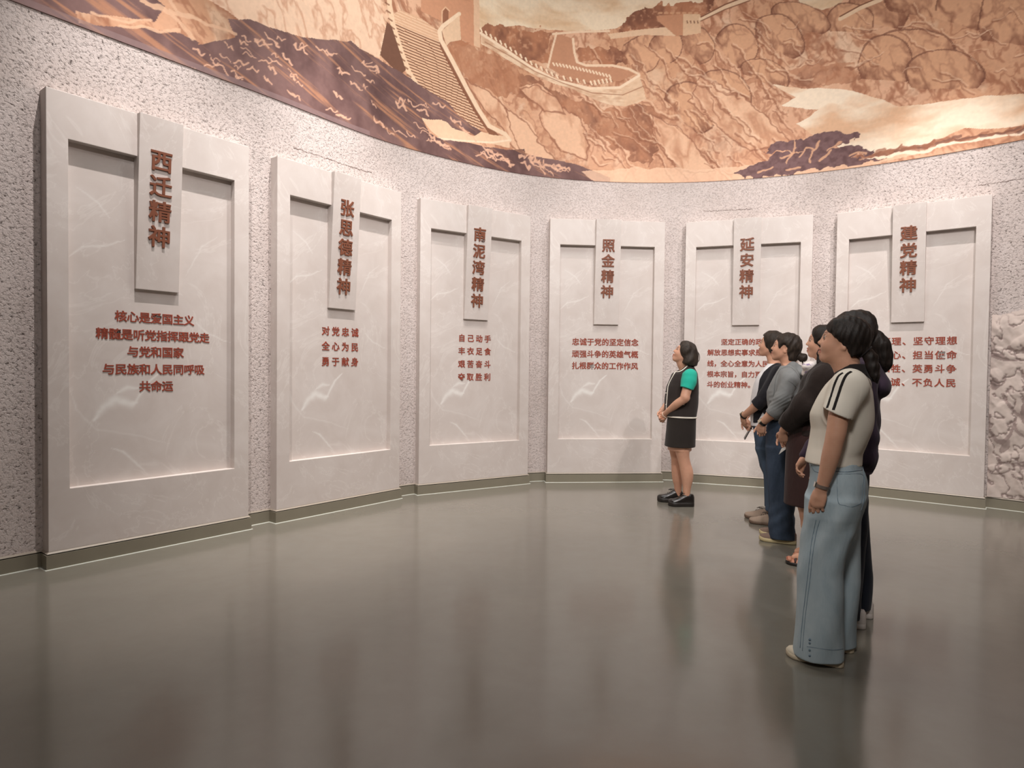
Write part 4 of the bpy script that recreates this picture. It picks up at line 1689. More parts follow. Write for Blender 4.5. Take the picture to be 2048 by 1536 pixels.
def ribbon(name, field, pts, width, lift, mat, parent, mirror=False):
    """flat band lying on a cloth surface along traced points"""
    P = np.array(pts)
    e = .004
    G = np.stack([field.sample(P + np.eye(3)[k] * e) - field.sample(P - np.eye(3)[k] * e) for k in range(3)], 1)
    G /= np.linalg.norm(G, axis=1)[:, None] + 1e-9
    T = np.gradient(P, axis=0)
    T /= np.linalg.norm(T, axis=1)[:, None] + 1e-9
    Sd = np.cross(T, G)
    Sd /= np.linalg.norm(Sd, axis=1)[:, None] + 1e-9
    V, F = [], []
    prof = ((-.5, -.6), (-.5, .6), (-.25, 1), (0, 1.1), (.25, 1), (.5, .6), (.5, -.6))
    n = len(prof)
    for i in range(len(P)):
        for a, b in prof:
            x = P[i] + Sd[i] * a * width
            # drop every rail onto the surface before lifting it
            for _ in range(3):
                x = x - G[i] * float(field.sample(x[None, :])[0])
            V.append(tuple(x + G[i] * lift * b))
    for i in range(len(P) - 1):
        for j in range(n):
            F.append((i * n + j, i * n + (j + 1) % n, (i + 1) * n + (j + 1) % n, (i + 1) * n + j))
    V = np.array(V)
    if mirror:
        V = V * np.array([1, -1, 1])
    me = bpy.data.meshes.new(name)
    me.from_pydata(V.tolist(), [], F)
    me.update()
    return link(name, me, mat, parent, smooth=True)


class Fig(Person):
    """collects the body and puts parts on it"""
    def start(self, zlo=0.0, zhi=1.72, xr=(-.28, .38), yr=(-.30, .34), h=0.0062, head_c=None, fine=(), R=None, s=1.0):
        hc = P3(head_c)
        fx = [(hc[0] - .12, hc[0] + .13, .0036)] + [f[0] for f in fine]
        fy = [(hc[1] - .09, hc[1] + .09, .0036)] + [f[1] for f in fine]
        fz = [(hc[2] - .12, hc[2] + .12, .0034)] + [f[2] for f in fine]
        self.B = Field(axis(xr[0], xr[1], h, fx), axis(yr[0], yr[1], h, fy), axis(zlo, zhi, h, fz))
        hp, self.Th = head_prims(hc, R, s)
        self.R, self.s = R, s
        for m, pr, k in hp:
            self.B.op(pr, k, m)

    def limb(self, pts, k=0.02, field=None):
        """pts: list of ((f,l,z), r)"""
        f = field or self.B
        if len(pts) > 3:
            q = smooth_path([np.r_[P3(a), ra] for a, ra in pts], 4)
            pts = [(v[:3], float(v[3])) for v in q]
            k = min(k, .010)
        for (a, ra), (b, rb) in zip(pts[:-1], pts[1:]):
            f.op(cone(a, b, ra, rb), k)

    def finish_body(self, nails=(), skin=SKIN):
        me = self.B.mesh('body')
        paint_body(me, self.Th, self.R, self.s, skin, nails)
        o = link('body', me, M_SKIN, self.root)
        eyes(self.root, o, self.Th, self.R, self.s)
        self.body = o
        return o

    def garment(self, name, prims, mat, xr, yr, zr, h=0.006, warp=None, cuts=(), fine=((), (), ()), keep=False):
        f = Field(axis(xr[0], xr[1], h, fine[0]), axis(yr[0], yr[1], h, fine[1]), axis(zr[0], zr[1], h, fine[2]))
        for pr in prims:
            k = pr[1]
            f.op(pr[0], k, pr[2] if len(pr) > 2 else 'add')
        if warp:
            for w in (warp if isinstance(warp, (list, tuple)) else [warp]):
                f.warp(w)
        for c in cuts:
            f.cut(*c)
        me = f.mesh(name)
        o = link(name, me, mat, self.root)
        return o, f

    def head_from(self, nose, R, s, l=0.0, local=(.1075, 0, -.0175)):
        return self.k(nose[0], nose[1], l) - R @ (P3(local) * s)

# ------------------------------------------------------------------ E: white tee with black stripes, pale wide jeans, nearest
M_TEE = mat_paint_cloth('white_knit', 380)
M_JEAN_L = mat_denim('pale_denim', rgb(150, 168, 178), rgb(182, 195, 201))
M_JEAN_LS = mat_cloth('pale_denim_seam', rgb(116, 134, 148), weave=300)
M_CREAM = mat_cloth('cream_canvas', rgb(208, 196, 176), weave=300)
M_SOLE_C = mat_flat('cream_rubber', rgb(200, 186, 162), 0.6, 0.3)
M_STEEL = mat_flat('watch_steel', rgb(200, 196, 190), 0.25, 0.6, metal=0.9)
M_STRAP = mat_flat('grey_strap', rgb(120, 106, 98), 0.5, 0.4)
M_BLACKKNIT = mat_cloth('black_knit', rgb(34, 30, 29), weave=380)


def fig_near():
    p = Fig(1.43, 2.955, 31.6, 'woman in cropped white tee, black sleeve stripes and wide pale jeans, nearest the camera')
    R = rotm(math.radians(11), math.radians(2))
    s = 0.93
    hc = p.head_from((1635, 685), R, s, 0.0)
    wr = p.k(1643, 978, .20)
    p.start(zhi=1.62, xr=(-.24, .34), head_c=hc, R=R, s=s,
            fine=((( wr[0] - .07, wr[0] + .09, .0042)), ((wr[1] - .07, wr[1] + .06, .0042)), ((wr[2] - .17, wr[2] + .05, .0036))) and [((wr[0] - .07, wr[0] + .09, .0042), (wr[1] - .07, wr[1] + .06, .0042), (wr[2] - .17, wr[2] + .05, .0036))])
    K = p.k
    # neck and hidden torso, legs
    nb = K(1697, 748, 0)
    p.limb([(hc + R @ P3((-.030, 0, -.055)) * s, .050), (K(1690, 722, 0), .050), (nb, .056)], .03)
    for sd in (1, -1):
        p.limb([(nb + [0, 0, -.04], .045), (nb + [-.01, sd * .13, -.060], .042)], .02)
    tee = p.rows([(748, 1674, 1727, 0, .085), (756, 1664, 1735, 0, .125), (770, 1651, 1743, 0, .150), (784, 1641.5, 1746, 0, .158), (800, 1632, 1748, 0, .160), (817, 1623.5, 1749.5, 0, .158),
                  (829, 1619, 1750, 0, .157), (842, 1619.5, 1749.5, 0, .152), (856, 1621.5, 1747, 0, .146), (875, 1619.5, 1740, 0, .142), (893, 1616.5, 1732, 0, .144),
                  (906, 1613.5, 1725, 0, .150), (920, 1611, 1723.5, 0, .158), (940, 1610, 1724, 0, .160)])
    inner = [(z, a - .02, b + .02, c, w - .02) for z, a, b, c, w in tee[:-2]]
    p.B.op(loft(inner), .03)
    hip = p.rows([(918, 1632, 1712, 0, .12), (925, 1632, 1714, 0, .125), (960, 1630, 1722, 0, .145), (1000, 1630, 1718, 0, .14)])
    p.B.op(loft(hip), .03)
    legs = {}
    for sd in (1, -1):
        a = K(1670, 985, 0) + [0, sd * .08, 0]
        kn = np.array([a[0] + .02, sd * .085, .44])
        an = np.array([a[0] + .0, sd * .095, .09])
        p.limb([(a, .075), (kn, .052), (an, .034), (an + [.09, 0, -.05], .025)], .02)
    # near arm, hanging
    sh = K(1694, 772, .165)
    el = K(1668.5, 882, .215)
    p.limb([(sh, .046), (K(1678, 830, .20), .039), (K(1673, 862, .212), .0355), (el, .0335), (K(1661.5, 912, .213), .0335), (K(1652, 948, .206), .027), (wr, .0205)], .012)
    hp, tb, kn = hand_prims(wr, K(1633, 1010, .200) - wr, (-.45, -1, .05), (1, -.45, .1), 0.92,
                            each=[(.25, .40, .35), (.30, .45, .40), (.38, .55, .45), (.50, .65, .5)], spread=.05, thumb=(.30, .5, .4))
    for pr, k in hp:
        p.B.op(pr, k)
    # far arm
    ls = lambda q: np.array([q[0], -q[1], q[2]])
    p.limb([(ls(sh), .046), (ls(el), .034), (ls(wr), .020)], .012)
    hp2, _, _ = hand_prims(ls(wr), (.1, 0, -1), (-.2, 1, 0), (1, .2, 0), 0.9, spread=.03)
    for pr, k in hp2:
        p.B.op(pr, k)
    body = p.finish_body(nails=[b for a, b in kn])
    # tee
    prims = [(loft(tee + [(tee[0][0] + .02, tee[0][1] - .02, tee[0][2] + .02, 0, .06)], 2.3), .0)]
    slv = []
    for sd in (1, -1):
        S_ = np.array([1, sd, 1])
        a = K(1698, 772, .135) * S_
        b = K(1672, 832, .200) * S_
        prims.append((cone(a, b, .066, .064), .045))
        prims.append((cone(K(1700, 757, .075) * S_, a, .045, .064), .04))
    opn = K(1672, 828, .20)
    c1, c2 = K(1645.5, 814, .20), K(1699, 838, .20)
    o, f = p.garment('t_shirt', prims, M_TEE, (-.26, .34), (-.32, .32), (tee[-1][0] - .05 if False else .80, 1.45), .0052,
                     warp=[folds(30, 10, 16, .0016, 1.0), folds(-12, 30, 28, .0012, 2.0)], fine=((), ((.10, .28, .0040),), ((1.12, 1.36, .0042),)))
    bpy.data.objects.remove(o)
    # sleeves end in an open slanted cuff; body hem slanted
    for sd in (1, -1):
        cc = (c1 + c2) / 2 * np.array([1, sd, 1])
        dx = (c2 - c1) * np.array([1, sd, 1])
        nrm = np.cross(dx, [0, 1, 0])
        nrm = nrm / np.linalg.norm(nrm)
        if nrm[2] > 0:
            nrm = -nrm
        def below(X, Y, Z, cc=cc, nrm=nrm, sd=sd):
            pl = -((X - cc[0]) * nrm[0] + (Y - cc[1]) * nrm[1] + (Z - cc[2]) * nrm[2])
            lat = .155 - Y * sd + np.clip((Z - .0) * 0, 0, 0)
            return np.maximum(np.maximum(pl, lat), -9)
        f.op((below, P3((-.3, -.35, .7)), P3((.4, .35, 1.3))), .0, 'sub')
        b = K(1672, 832, .200) * np.array([1, sd, 1])
        a_ = K(1698, 772, .135) * np.array([1, sd, 1])
        dv = (b - a_) / np.linalg.norm(b - a_)
        f.op((cone(b - dv * .055, b + dv * .12, .050, .057)), .004, 'sub')
    h1, h2 = K(1611, 919, 0), K(1723, 932, 0)
    n_ = np.cross(h2 - h1, [0, 1, 0])
    n_ = n_ if n_[2] < 0 else -n_
    f.cut(h1, n_, .003)
    # neck hole
    f.op(cone(nb + [0.0, 0, -.03], nb + [.0, 0, .12], .050, .075), .006, 'sub')
    ed = [K(1748, 770, 0), K(1741, 760, .06), K(1730, 750, .09), (K(1706, 743.5, .12)), K(1683, 747.5, .08), K(1669, 748.5, 0), K(1660, 749, 0)]
    ex, ez = np.array([q_[0] for q_ in ed]), np.array([q_[2] for q_ in ed])
    def edge(X):
        return np.interp(X, ex, ez)
    f.op((lambda X, Y, Z: np.maximum(edge(X) + .003 - Z, np.abs(Y) - .125), P3((-.3, -.13, 1.1)), P3((.3, .13, 1.5))), .002, 'sub')
    me = f.mesh('t_shirt')
    n = len(me.vertices)
    co = np.zeros(n * 3)
    me.vertices.foreach_get('co', co)
    co = co.reshape(-1, 3)
    col = np.tile(np.array([226, 219, 206]) / 255.0, (n, 1))
    vcol(me, col)
    tee_o = link('t_shirt', me, M_TEE, p.root)
    for line in ([(1686, 745.5), (1677, 752), (1669.5, 768), (1662.5, 790), (1654, 816)], [(1703, 743), (1693, 750), (1684, 768), (1676, 792), (1666.5, 820)]):
        q_ = p.trace([f], line, 8, .0005)
        ribbon('sleeve_stripe', f, q_, .0115, .0012, M_BLACKKNIT, tee_o)
        ribbon('sleeve_stripe', f, q_, .0115, .0012, M_BLACKKNIT, tee_o, mirror=True)
    # black collar
    fc = Field(axis(-.22, .26, .0045), axis(-.16, .16, .0045), axis(1.18, 1.46, .0042))
    fc.op(loft(p.rows([(720, 1694, 1730, 0, .058), (728, 1690, 1732, 0, .064), (737, 1680, 1736, 0, .078), (746, 1669, 1738.5, 0, .098), (752, 1666, 1741.5, 0, .118), (757, 1661.5, 1745, 0, .136), (766, 1653, 1747, 0, .152)]), 2.2), 0)
    q1, q2, q3 = K(1668, 744.5, 0), K(1702, 725.5, 0), K(1728, 728, 0)
    fc.cut(q1, (-(q2 - q1)[2], 0, (q2 - q1)[0]) if (q2 - q1)[0] > 0 else ((q2 - q1)[2], 0, -(q2 - q1)[0]), .004)
    fc.cut(q3, (0, 0, 1), .004)
    fc.op(cone(nb + [0.0, 0, -.05], K(1703, 700, 0), .050, .062), .006, 'sub')
    fc.op((lambda X, Y, Z: Z - edge(X) + 0 * Y, P3((-.3, -.2, 1.1)), P3((.3, .2, 1.45))), .003, 'sub')
    me = fc.mesh('collar')
    link('collar', me, M_BLACKKNIT, p.root)
    # jeans: hip and two wide legs
    hipj = p.rows([(920, 1617, 1723, 0, .150), (932, 1619.5, 1725, 0, .155), (945, 1620.5, 1731, 0, .162), (957, 1620, 1734.5, 0, .168), (970, 1618, 1736.2, 0, .172),
                   (984, 1615.5, 1736.5, 0, .176), (998, 1613.5, 1734, 0, .180), (1010, 1612, 1730, 0, .182), (1024, 1612, 1722, 0, .178), (1040, 1620, 1708, 0, .150), (1060, 1640, 1690, 0, .09)])
    near = p.rows([(1000, 1615, 1724, .085, .100), (1030, 1609.5, 1718, .090, .100), (1060, 1605, 1711, .094, .098), (1082, 1601.5, 1701, .096, .096), (1100, 1599, 1696, .098, .094),
                   (1115, 1596.5, 1692, .10, .092), (1141, 1593.5, 1688, .10, .090), (1185, 1593, 1690.5, .10, .092), (1238, 1589.5, 1689.5, .10, .094), (1290, 1587, 1687, .10, .096), (1330, 1586, 1686, .10, .096)])
    far = p.rows([(1000, 1625, 1724, -.085, .085), (1043, 1620, 1722, -.09, .085), (1080, 1625, 1721, -.09, .085), (1115, 1632, 1721.8, -.09, .085), (1159, 1634, 1723, -.09, .085),
                  (1195, 1634, 1720.5, -.09, .085), (1229, 1632, 1717, -.09, .085), (1303, 1628, 1712, -.09, .088), (1325, 1626, 1711, -.09, .088)])
    near = [(max(z, .022), a, b, c, w) for z, a, b, c, w in near]
    far = [(max(z, .022), a, b, c, w) for z, a, b, c, w in far]
    def crease(X, Y, Z):
        t = np.clip((.75 - Z) / .6, 0, 1)
        g = .0045 * np.sin(34 * X + 20 * Y + 9 * Z + 1.2 * np.sin(6 * Z)) * (.3 + .7 * t)
        # drag lines fanning down from the seat
        g = g + .004 * np.exp(-((Z - .62) / .16) ** 2) * np.sin(60 * (X + .55 * Z) + 1.0) * (Y > 0.02)
        return g
    o, fj = p.garment('jeans', [(loft(hipj, 2.25), 0), (loft(near, 2.15), .045), (loft(far, 2.15), .045)], M_JEAN_L,
                      (-.27, .36), (-.26, .26), (.0, 1.0), .0058, warp=crease, cuts=[((0, 0, .024), (0, 0, -1), .004), ((0, 0, hipj[0][0] + .002), (0, 0, 1), .002)])
    # seams, pocket, buttons traced on the visible side
    pants = o
    def seam(pts, r=.0016, mat=M_JEAN_LS, nm='seam', n=6):
        tube(nm, p.trace([fj], pts, n, .0006), r, mat, pants, 6)
    seam([(1640, 1040), (1634, 1060), (1629, 1085), (1624, 1120), (1620, 1160), (1614, 1205), (1609, 1250), (1605, 1302)])
    seam([(1632, 1040), (1627.5, 1062), (1623, 1085), (1619, 1120), (1614.5, 1160), (1609, 1205), (1604, 1250), (1600, 1296)])
    seam([(1674, 948), (1674.5, 980), (1677, 1006), (1690, 1011), (1703, 1014), (1717, 1009), (1723, 1003), (1725, 975), (1726, 950), (1700, 948), (1674, 948)], .0013, n=4)
    seam([(1726, 934), (1728.5, 950), (1729.5, 975), (1728, 1000), (1722, 1022)])
    seam([(1660, 941), (1690, 944), (1724, 940)], .0018)
    seam([(1623, 930), (1627, 940), (1634, 944), (1642, 945)], .0015)
    seam([(1614, 1293), (1640, 1297), (1665, 1300), (1686, 1298)], .0014)
    for v in (1279, 1286, 1300, 1311):
        q = p.hit([fj], 1619.5, v, .0)
        tube('button', [q, q + [0.0, .004, 0]], [.0052, .0048], M_JEAN_LS, pants, 10)
    # hair: short dark crown with fringe over the brow, low tail at the nape
    hp_ = p.poly([(1656, 640), (1667, 632), (1680, 627.5), (1697, 625.5), (1715, 627), (1730, 633), (1741, 644), (1747, 658), (1747, 672), (1743, 686), (1737, 698), (1727, 707), (1714, 713.5), (1703, 715),
                  (1700, 706), (1699, 697), (1694, 692), (1688, 690), (1684, 684), (1677, 680), (1669, 675), (1661, 668), (1655, 662), (1651.5, 657), (1650, 649)], .03)
    T = p.Th
    capE = ell(T((-.016, 0, .034)), P3((.118, .092, .104)) * s, R)
    hf = Field(axis(hc[0] - .17, hc[0] + .13, .0042), axis(-.115, .115, .0045), axis(hc[2] - .24, hc[2] + .15, .0042))
    hf.op(both(capE, profile(hp_), .018), 0)
    hf.op(both(ell(T((-.055, 0, -.045)), P3((.075, .070, .075)) * s, R), profile(hp_), .014), .02)
    # side lock in front of the ear, nape and low tail
    hf.op(cone(K(1679, 676, .062), K(1693, 694, .066), .010, .005), .012)
    q = [K(1722, 700, .015), K(1733, 704, .01), K(1741, 716, .01), (K(1744, 735, .015)), K(1749, 752, .02), K(1754, 766, .02)]
    for (a, ra), (b, rb) in zip(zip(q, (.030, .020, .026, .027, .020, .006)), zip(q[1:], (.020, .026, .027, .020, .006))):
        hf.op(cone(a, b, ra, rb), .014)
    hf.warp(lambda X, Y, Z: .0016 * np.sin(160 * Y + 40 * X) + .0012 * np.sin(230 * X + 90 * Z + 60 * Y))
    link('hair', hf.mesh('hair'), M_HAIR, p.root)
    tube('hair_tie', [tuple(v) for v in smooth_path(ring_on([hf], K(1732, 703.5, .01), K(1741, 716, .01) - K(1722, 700, .015), .03, 16), 1)], .0035, M_BLACKKNIT, p.root, 6, closed=True)
    # watch
    d = wr - K(1652, 948, .206)
    d = -d / np.linalg.norm(d)
    c = K(1646, 972, .202)
    ring = ring_on([p.B], c, d, .03)
    w = band('wristwatch', ring, d, .014, .0022, M_STRAP, p.root)
    far_pt = max(ring, key=lambda q_: q_[0] + .4 * q_[1])
    n_ = far_pt - c
    small_box('watch_case', far_pt + n_ / np.linalg.norm(n_) * .002, frame_from(d, n_), (.024, .020, .008), M_STEEL, w, .003)
    # shoes
    a, b = K(1688, 1327, .1), K(1570.5, 1303, .1)
    shoe_at(p.root, (a[0], .10), (b[0] - .004, .10), 'slipon', (M_CREAM, M_SOLE_C), w=.096, h=.062, sole=.022)
    a = K(1708, 1312, -.09)
    shoe_at(p.root, (a[0], -.09), (a[0] + .235, -.09), 'slipon', (M_CREAM, M_SOLE_C), w=.096, h=.062, sole=.022)
    return p


E_FIG = fig_near()

# ------------------------------------------------------------------ G: the woman standing alone, black vest and skirt, teal sleeves
M_BLACKCLOTH = mat_cloth('black_tweed', rgb(52, 46, 44), var=0.12, weave=420, bump=0.4)
M_SKIRT = mat_cloth('black_skirt', rgb(48, 43, 40), var=0.08, weave=420, folds=0.15)
M_TEAL = mat_cloth('teal_jersey', rgb(42, 172, 150), var=0.06, weave=420, folds=0.15)
M_TRIM = mat_cloth('white_braid', rgb(236, 230, 218), weave=420)
M_BLACKLEATHER = mat_flat('black_leather', rgb(32, 28, 26), 0.22, 0.6)
M_BLACKRUBBER = mat_flat('black_rubber', rgb(38, 33, 30), 0.45, 0.4)
M_PEARL = mat_flat('white_bangle', rgb(232, 220, 200), 0.25, 0.5)


def fig_vest():
    o_ = Person.ray(Person.__new__(Person), 1362, 1008)
    t = -CH / o_[2]
    p = Fig(float(o_[0] * t), float(o_[1] * t), 8.0, 'woman alone in black vest with white trim, teal sleeves, black skirt and platform shoes')
    K = p.k
    R = rotm(math.radians(24), math.radians(-4))
    s = 0.98
    hc = p.head_from((1346.8, 701.5), R, s, 0.0)
    wl = K(1331, 827, .04)
    p.start(zhi=1.66, xr=(-.26, .30), head_c=hc, R=R, s=s, fine=[((wl[0] - .09, wl[0] + .06, .0042), (-.09, .09, .0042), (wl[2] - .14, wl[2] + .05, .0040))])
    nb = K(1371, 741, 0)
    p.limb([(hc + R @ P3((-.030, 0, -.050)) * s, .050), (K(1366, 727, 0), .050), (nb, .054)], .03)
    for sd in (1, -1):
        p.limb([(nb + [0, 0, -.04], .045), (nb + [-.01, sd * .12, -.06], .042)], .02)
    vest = p.rows([(733, 1365, 1387, 0, .075), (740, 1358, 1391, 0, .105), (747, 1343.5, 1394.5, 0, .140), (760, 1338.5, 1396, 0, .155), (772, 1333, 1397.3, 0, .160), (786, 1330.5, 1397.5, 0, .160),
                   (800, 1329, 1396.5, 0, .160), (815, 1329.5, 1394.8, 0, .165), (828, 1332, 1393, 0, .172), (840, 1335, 1392, 0, .176)])
    p.B.op(loft([(z, a - .025, b + .02, c, w - .03) for z, a, b, c, w in vest]), .03)
    skirt = p.rows([(826, 1336, 1391, 0, .165), (850, 1334, 1391, 0, .175), (870, 1332, 1390.5, 0, .180), (892, 1329.8, 1389.5, 0, .182), (900, 1329, 1389, 0, .182)])
    p.B.op(loft([(z, a - .03, b + .03, c, w - .03) for z, a, b, c, w in skirt[1:]]), .03)
    # legs
    for sd, pts in ((1, [((1364, 870), .075), ((1364.5, 897), .066), ((1366.5, 915), .054), ((1370, 930), .053), ((1373.5, 944), .056), ((1374.5, 958), .050), ((1373.8, 972), .037), ((1373.2, 984), .031), ((1374, 997), .030)]),
                    (-1, [((1352, 870), .075), ((1352, 897), .064), ((1353, 915), .050), ((1353.5, 930), .049), ((1354.5, 944), .051), ((1355, 958), .046), ((1356, 972), .034), ((1356, 984), .030), ((1357, 997), .030)])):
        p.limb([(K(u, v, sd * .085), r) for (u, v), r in pts], .014)
    # near arm bent forward, hands clasped in front
    sh, el = K(1379, 752, .165), K(1370, 797, .215)
    p.limb([(sh, .050), (K(1375, 775, .195), .043), (el + [0, 0, .02], .040), (el, .037), (K(1355, 807, .185), .036), (K(1342, 818, .115), .030), (wl, .023)], .014)
    shr, elr = K(1377, 752, -.165), K(1358, 798, -.20)
    wr = K(1323, 822, -.055)
    p.limb([(shr, .048), (elr, .037), (K(1338, 806, -.15), .034), (wr, .022)], .014)
    hp, tb, kn = hand_prims(wl, K(1322, 842, -.005) - wl, (-.25, -.9, -.3), (.8, -.1, .45), .92, each=[(.3, .6, .5)] * 4, spread=0.0)
    hp2, _, _ = hand_prims(wr, K(1321, 846, .03) - wr, (-.35, .85, -.1), (.8, .1, .4), .92, each=[(.25, .7, .5)] * 4, spread=0.0)
    for pr, k in hp + hp2:
        p.B.op(pr, k * .7)
    p.finish_body(nails=[b for a, b in kn])
    # teal top: two short sleeves and the neckline inside the vest
    prims = []
    for sd in (1, -1):
        S_ = np.array([1, sd, 1])
        prims += [(cone(K(1379, 752, .165) * S_, K(1375, 775, .195) * S_, .058, .052), .02), (cone(K(1381, 750, .130) * S_, K(1378, 764, .170) * S_, .060, .062), .03), (cone(K(1378, 764, .170) * S_, K(1372.5, 777, .200) * S_, .060, .0565), .03)]
    prims.append((loft([(z, a - .012, b + .012, c, w - .012) for z, a, b, c, w in vest[:7]]), .03))
    o, f = p.garment('t_shirt', prims, M_TEAL, (-.22, .24), (-.30, .30), (1.0, 1.50), .0058, warp=folds(40, 10, 30, .0010))
    bpy.data.objects.remove(o)
    for sd in (1, -1):
        c1, c2 = K(1360.5, 773, .2), K(1382.5, 779.5, .2)
        dx = c2 - c1
        nrm = np.array([-dx[2], 0, dx[0]])
        nrm = nrm if nrm[2] < 0 else -nrm
        cc = (c1 + c2) / 2
        def below(X, Y, Z, sd=sd):
            return np.maximum(-((X - cc[0]) * nrm[0] + (Z - cc[2]) * nrm[2]) / np.linalg.norm(nrm), .125 - Y * sd)
        f.op((below, P3((-.3, -.35, .9)), P3((.4, .35, 1.4))), 0, 'sub')
    tl = link('t_shirt', f.mesh('t_shirt'), M_TEAL, p.root)
    tube('sleeve_hem', p.trace([f], [(1361, 773), (1368, 774), (1376, 776.5), (1382, 779.5)], 5, .001), .0026, mat_cloth('dark_teal_edge', rgb(24, 74, 70)), tl, 6)
    # vest with armholes, front opening and standing neckline
    vprims = [(loft([(z, a, b, c, w) for z, a, b, c, w in vest], 2.3), 0)] + [(cone(nb + [-.01, sd * .05, -.010], K(1381, 749, .125) * np.array([1, sd, 1]), .050, .052), .03) for sd in (1, -1)]
    vo, fv = p.garment('vest', vprims, M_BLACKCLOTH, (-.22, .24), (-.22, .22), (.85, 1.50), .0052, warp=folds(20, 10, 14, .0022))
    bpy.data.objects.remove(vo)
    for sd in (1, -1):
        S_ = np.array([1, sd, 1])
        fv.op(cone(K(1379, 753, .24) * S_, K(1379, 753, .10) * S_, .060, .050), .005, 'sub')
        fv.op(cone(K(1375, 768, .26) * S_, K(1375, 766, .135) * S_, .062, .045), .01, 'sub')
    fv.op(cone(nb + [0.02, 0, -.02], K(1362, 716, 0), .050, .085), .006, 'sub')
    fv.cut(K(1335.5, 832, 0), (0, 0, -1), .003)
    # narrow gap down the front
    xe = K(1329, 800, 0)[0]
    fv.op((lambda X, Y, Z: np.maximum(np.abs(Y + .004) - .0045 + 0 * X + 0 * Z, xe - .030 - X), P3((-.1, -.02, .8)), P3((.3, .02, 1.5))), .002, 'sub')
    vest_o = link('vest', fv.mesh('vest'), M_BLACKCLOTH, p.root)
    FV = [fv]

    def trim(pts, w=.013, n=5):
        ribbon('trim', fv, p.trace(FV, pts, n, .0005), w, .0035, M_TRIM, vest_o)
    trim([(1375.5, 731), (1370, 736), (1364.5, 740.5), (1359, 743), (1353, 743.5), (1349.5, 743)])
    trim([(1350.5, 744), (1347, 750), (1342.5, 758), (1338.5, 766), (1336, 774), (1335, 784), (1334, 796), (1333, 808), (1332.5, 818), (1333, 828)])
    # hem braid all round
    z0 = K(1360, 832.5, 0)[2] - .004
    hx = [K(1335, 833, 0), K(1392.5, 831, 0)]
    ring = []
    for i in range(40):
        a = 2 * PI * i / 40
        r_ = .176
        cx, rx = (hx[0][0] + hx[1][0]) / 2, abs(hx[0][0] - hx[1][0]) / 2
        e = 2 / 2.3
        ring.append((cx + rx * math.copysign(abs(math.cos(a)) ** e, math.cos(a)), .174 * math.copysign(abs(math.sin(a)) ** e, math.sin(a)), z0 + .004 * math.sin(a + 1)))
    tube('trim', ring, .008, M_TRIM, vest_o, 8, closed=True)
    # pocket tab and button loops
    q = p.hit(FV, 1365.5, 808.5, .001)
    small_box('pocket_tab', q + [0, .004, 0], np.eye(3), (.028, .010, .014), M_TRIM, vest_o, .003)
    for v in (786, 809):
        q = p.hit(FV, 1332.5, v, .001)
        small_box('button_loop', q, np.eye(3), (.016, .016, .008), M_TRIM, vest_o, .003)
    # skirt
    hemp = [((0, 0, skirt[-2][0]), (0, 0, -1), .003)]
    p.garment('skirt', [(loft(skirt, 2.3), 0)], M_SKIRT, (-.22, .24), (-.22, .22), (.50, 1.02), .0058, warp=folds(26, 8, 3, .002), cuts=hemp)
    # bangle
    c = K(1329.5, 829.5, .035)
    d = wl - K(1342, 818, .115)
    tube('bangle', smooth_path(ring_on([p.B], c, d, .03, 20, .0035), 1), .0028, M_PEARL, p.root, 6, closed=True)
    # bobbed hair
    hp_ = p.poly([(1361.5, 688), (1362, 681.5), (1364, 679.5), (1369, 678.8), (1377, 680), (1385, 684), (1391, 690), (1394.5, 698), (1395.8, 708), (1396, 718), (1395.5, 726), (1393.5, 731), (1389, 733),
                  (1384, 731), (1378, 732), (1371.5, 730), (1365, 724.5), (1367, 720), (1368, 716), (1364, 711), (1360, 706), (1358.6, 700), (1359.3, 694)], .05)
    T = p.Th
    hf = Field(axis(hc[0] - .22, hc[0] + .12, .0046), axis(-.13, .13, .0048), axis(hc[2] - .22, hc[2] + .15, .0046))
    hf.op(both(ell(T((-.020, 0, .025)), P3((.125, .098, .112)) * s, R), profile(hp_), .02), 0)
    hf.op(both(ell(T((-.070, 0, -.050)), P3((.105, .108, .110)) * s, R), profile(hp_), .016), .03)
    hf.warp(lambda X, Y, Z: .0022 * np.sin(110 * Y + 30 * X + 8 * np.sin(9 * Z)) + .002 * np.sin(70 * X + 50 * Z + 60 * Y))
    ho = link('hair', hf.mesh('hair'), M_HAIR2, p.root)
    tube('loose_curl', smooth_path([K(1395, 703, .02), K(1398, 708, .02), K(1399.3, 714, .02), K(1398.5, 720, .02), K(1396, 724, .02)], 4), [.003] * 16 + [.001], M_HAIR2, ho, 6)
    # shoes
    a, b = K(1388, 1011.5, .085), K(1336, 1010.5, .085)
    shoe_at(p.root, (a[0], .085), (b[0], .10), 'derby', (M_BLACKLEATHER, M_BLACKRUBBER), w=.102, h=.085, sole=.040, laces=M_BLACKRUBBER)
    b = K(1314.5, 1004, -.085)
    shoe_at(p.root, (b[0] - .245, -.085), (b[0], -.10), 'derby', (M_BLACKLEATHER, M_BLACKRUBBER), w=.102, h=.085, sole=.040, laces=M_BLACKRUBBER)
    return p


G_FIG = fig_vest()

# ------------------------------------------------------------------ the four women between
def floor_pt(u, v):
    r = Person.ray(Person.__new__(Person), u, v)
    t = -CH / r[2]
    return float(r[0] * t), float(r[1] * t)


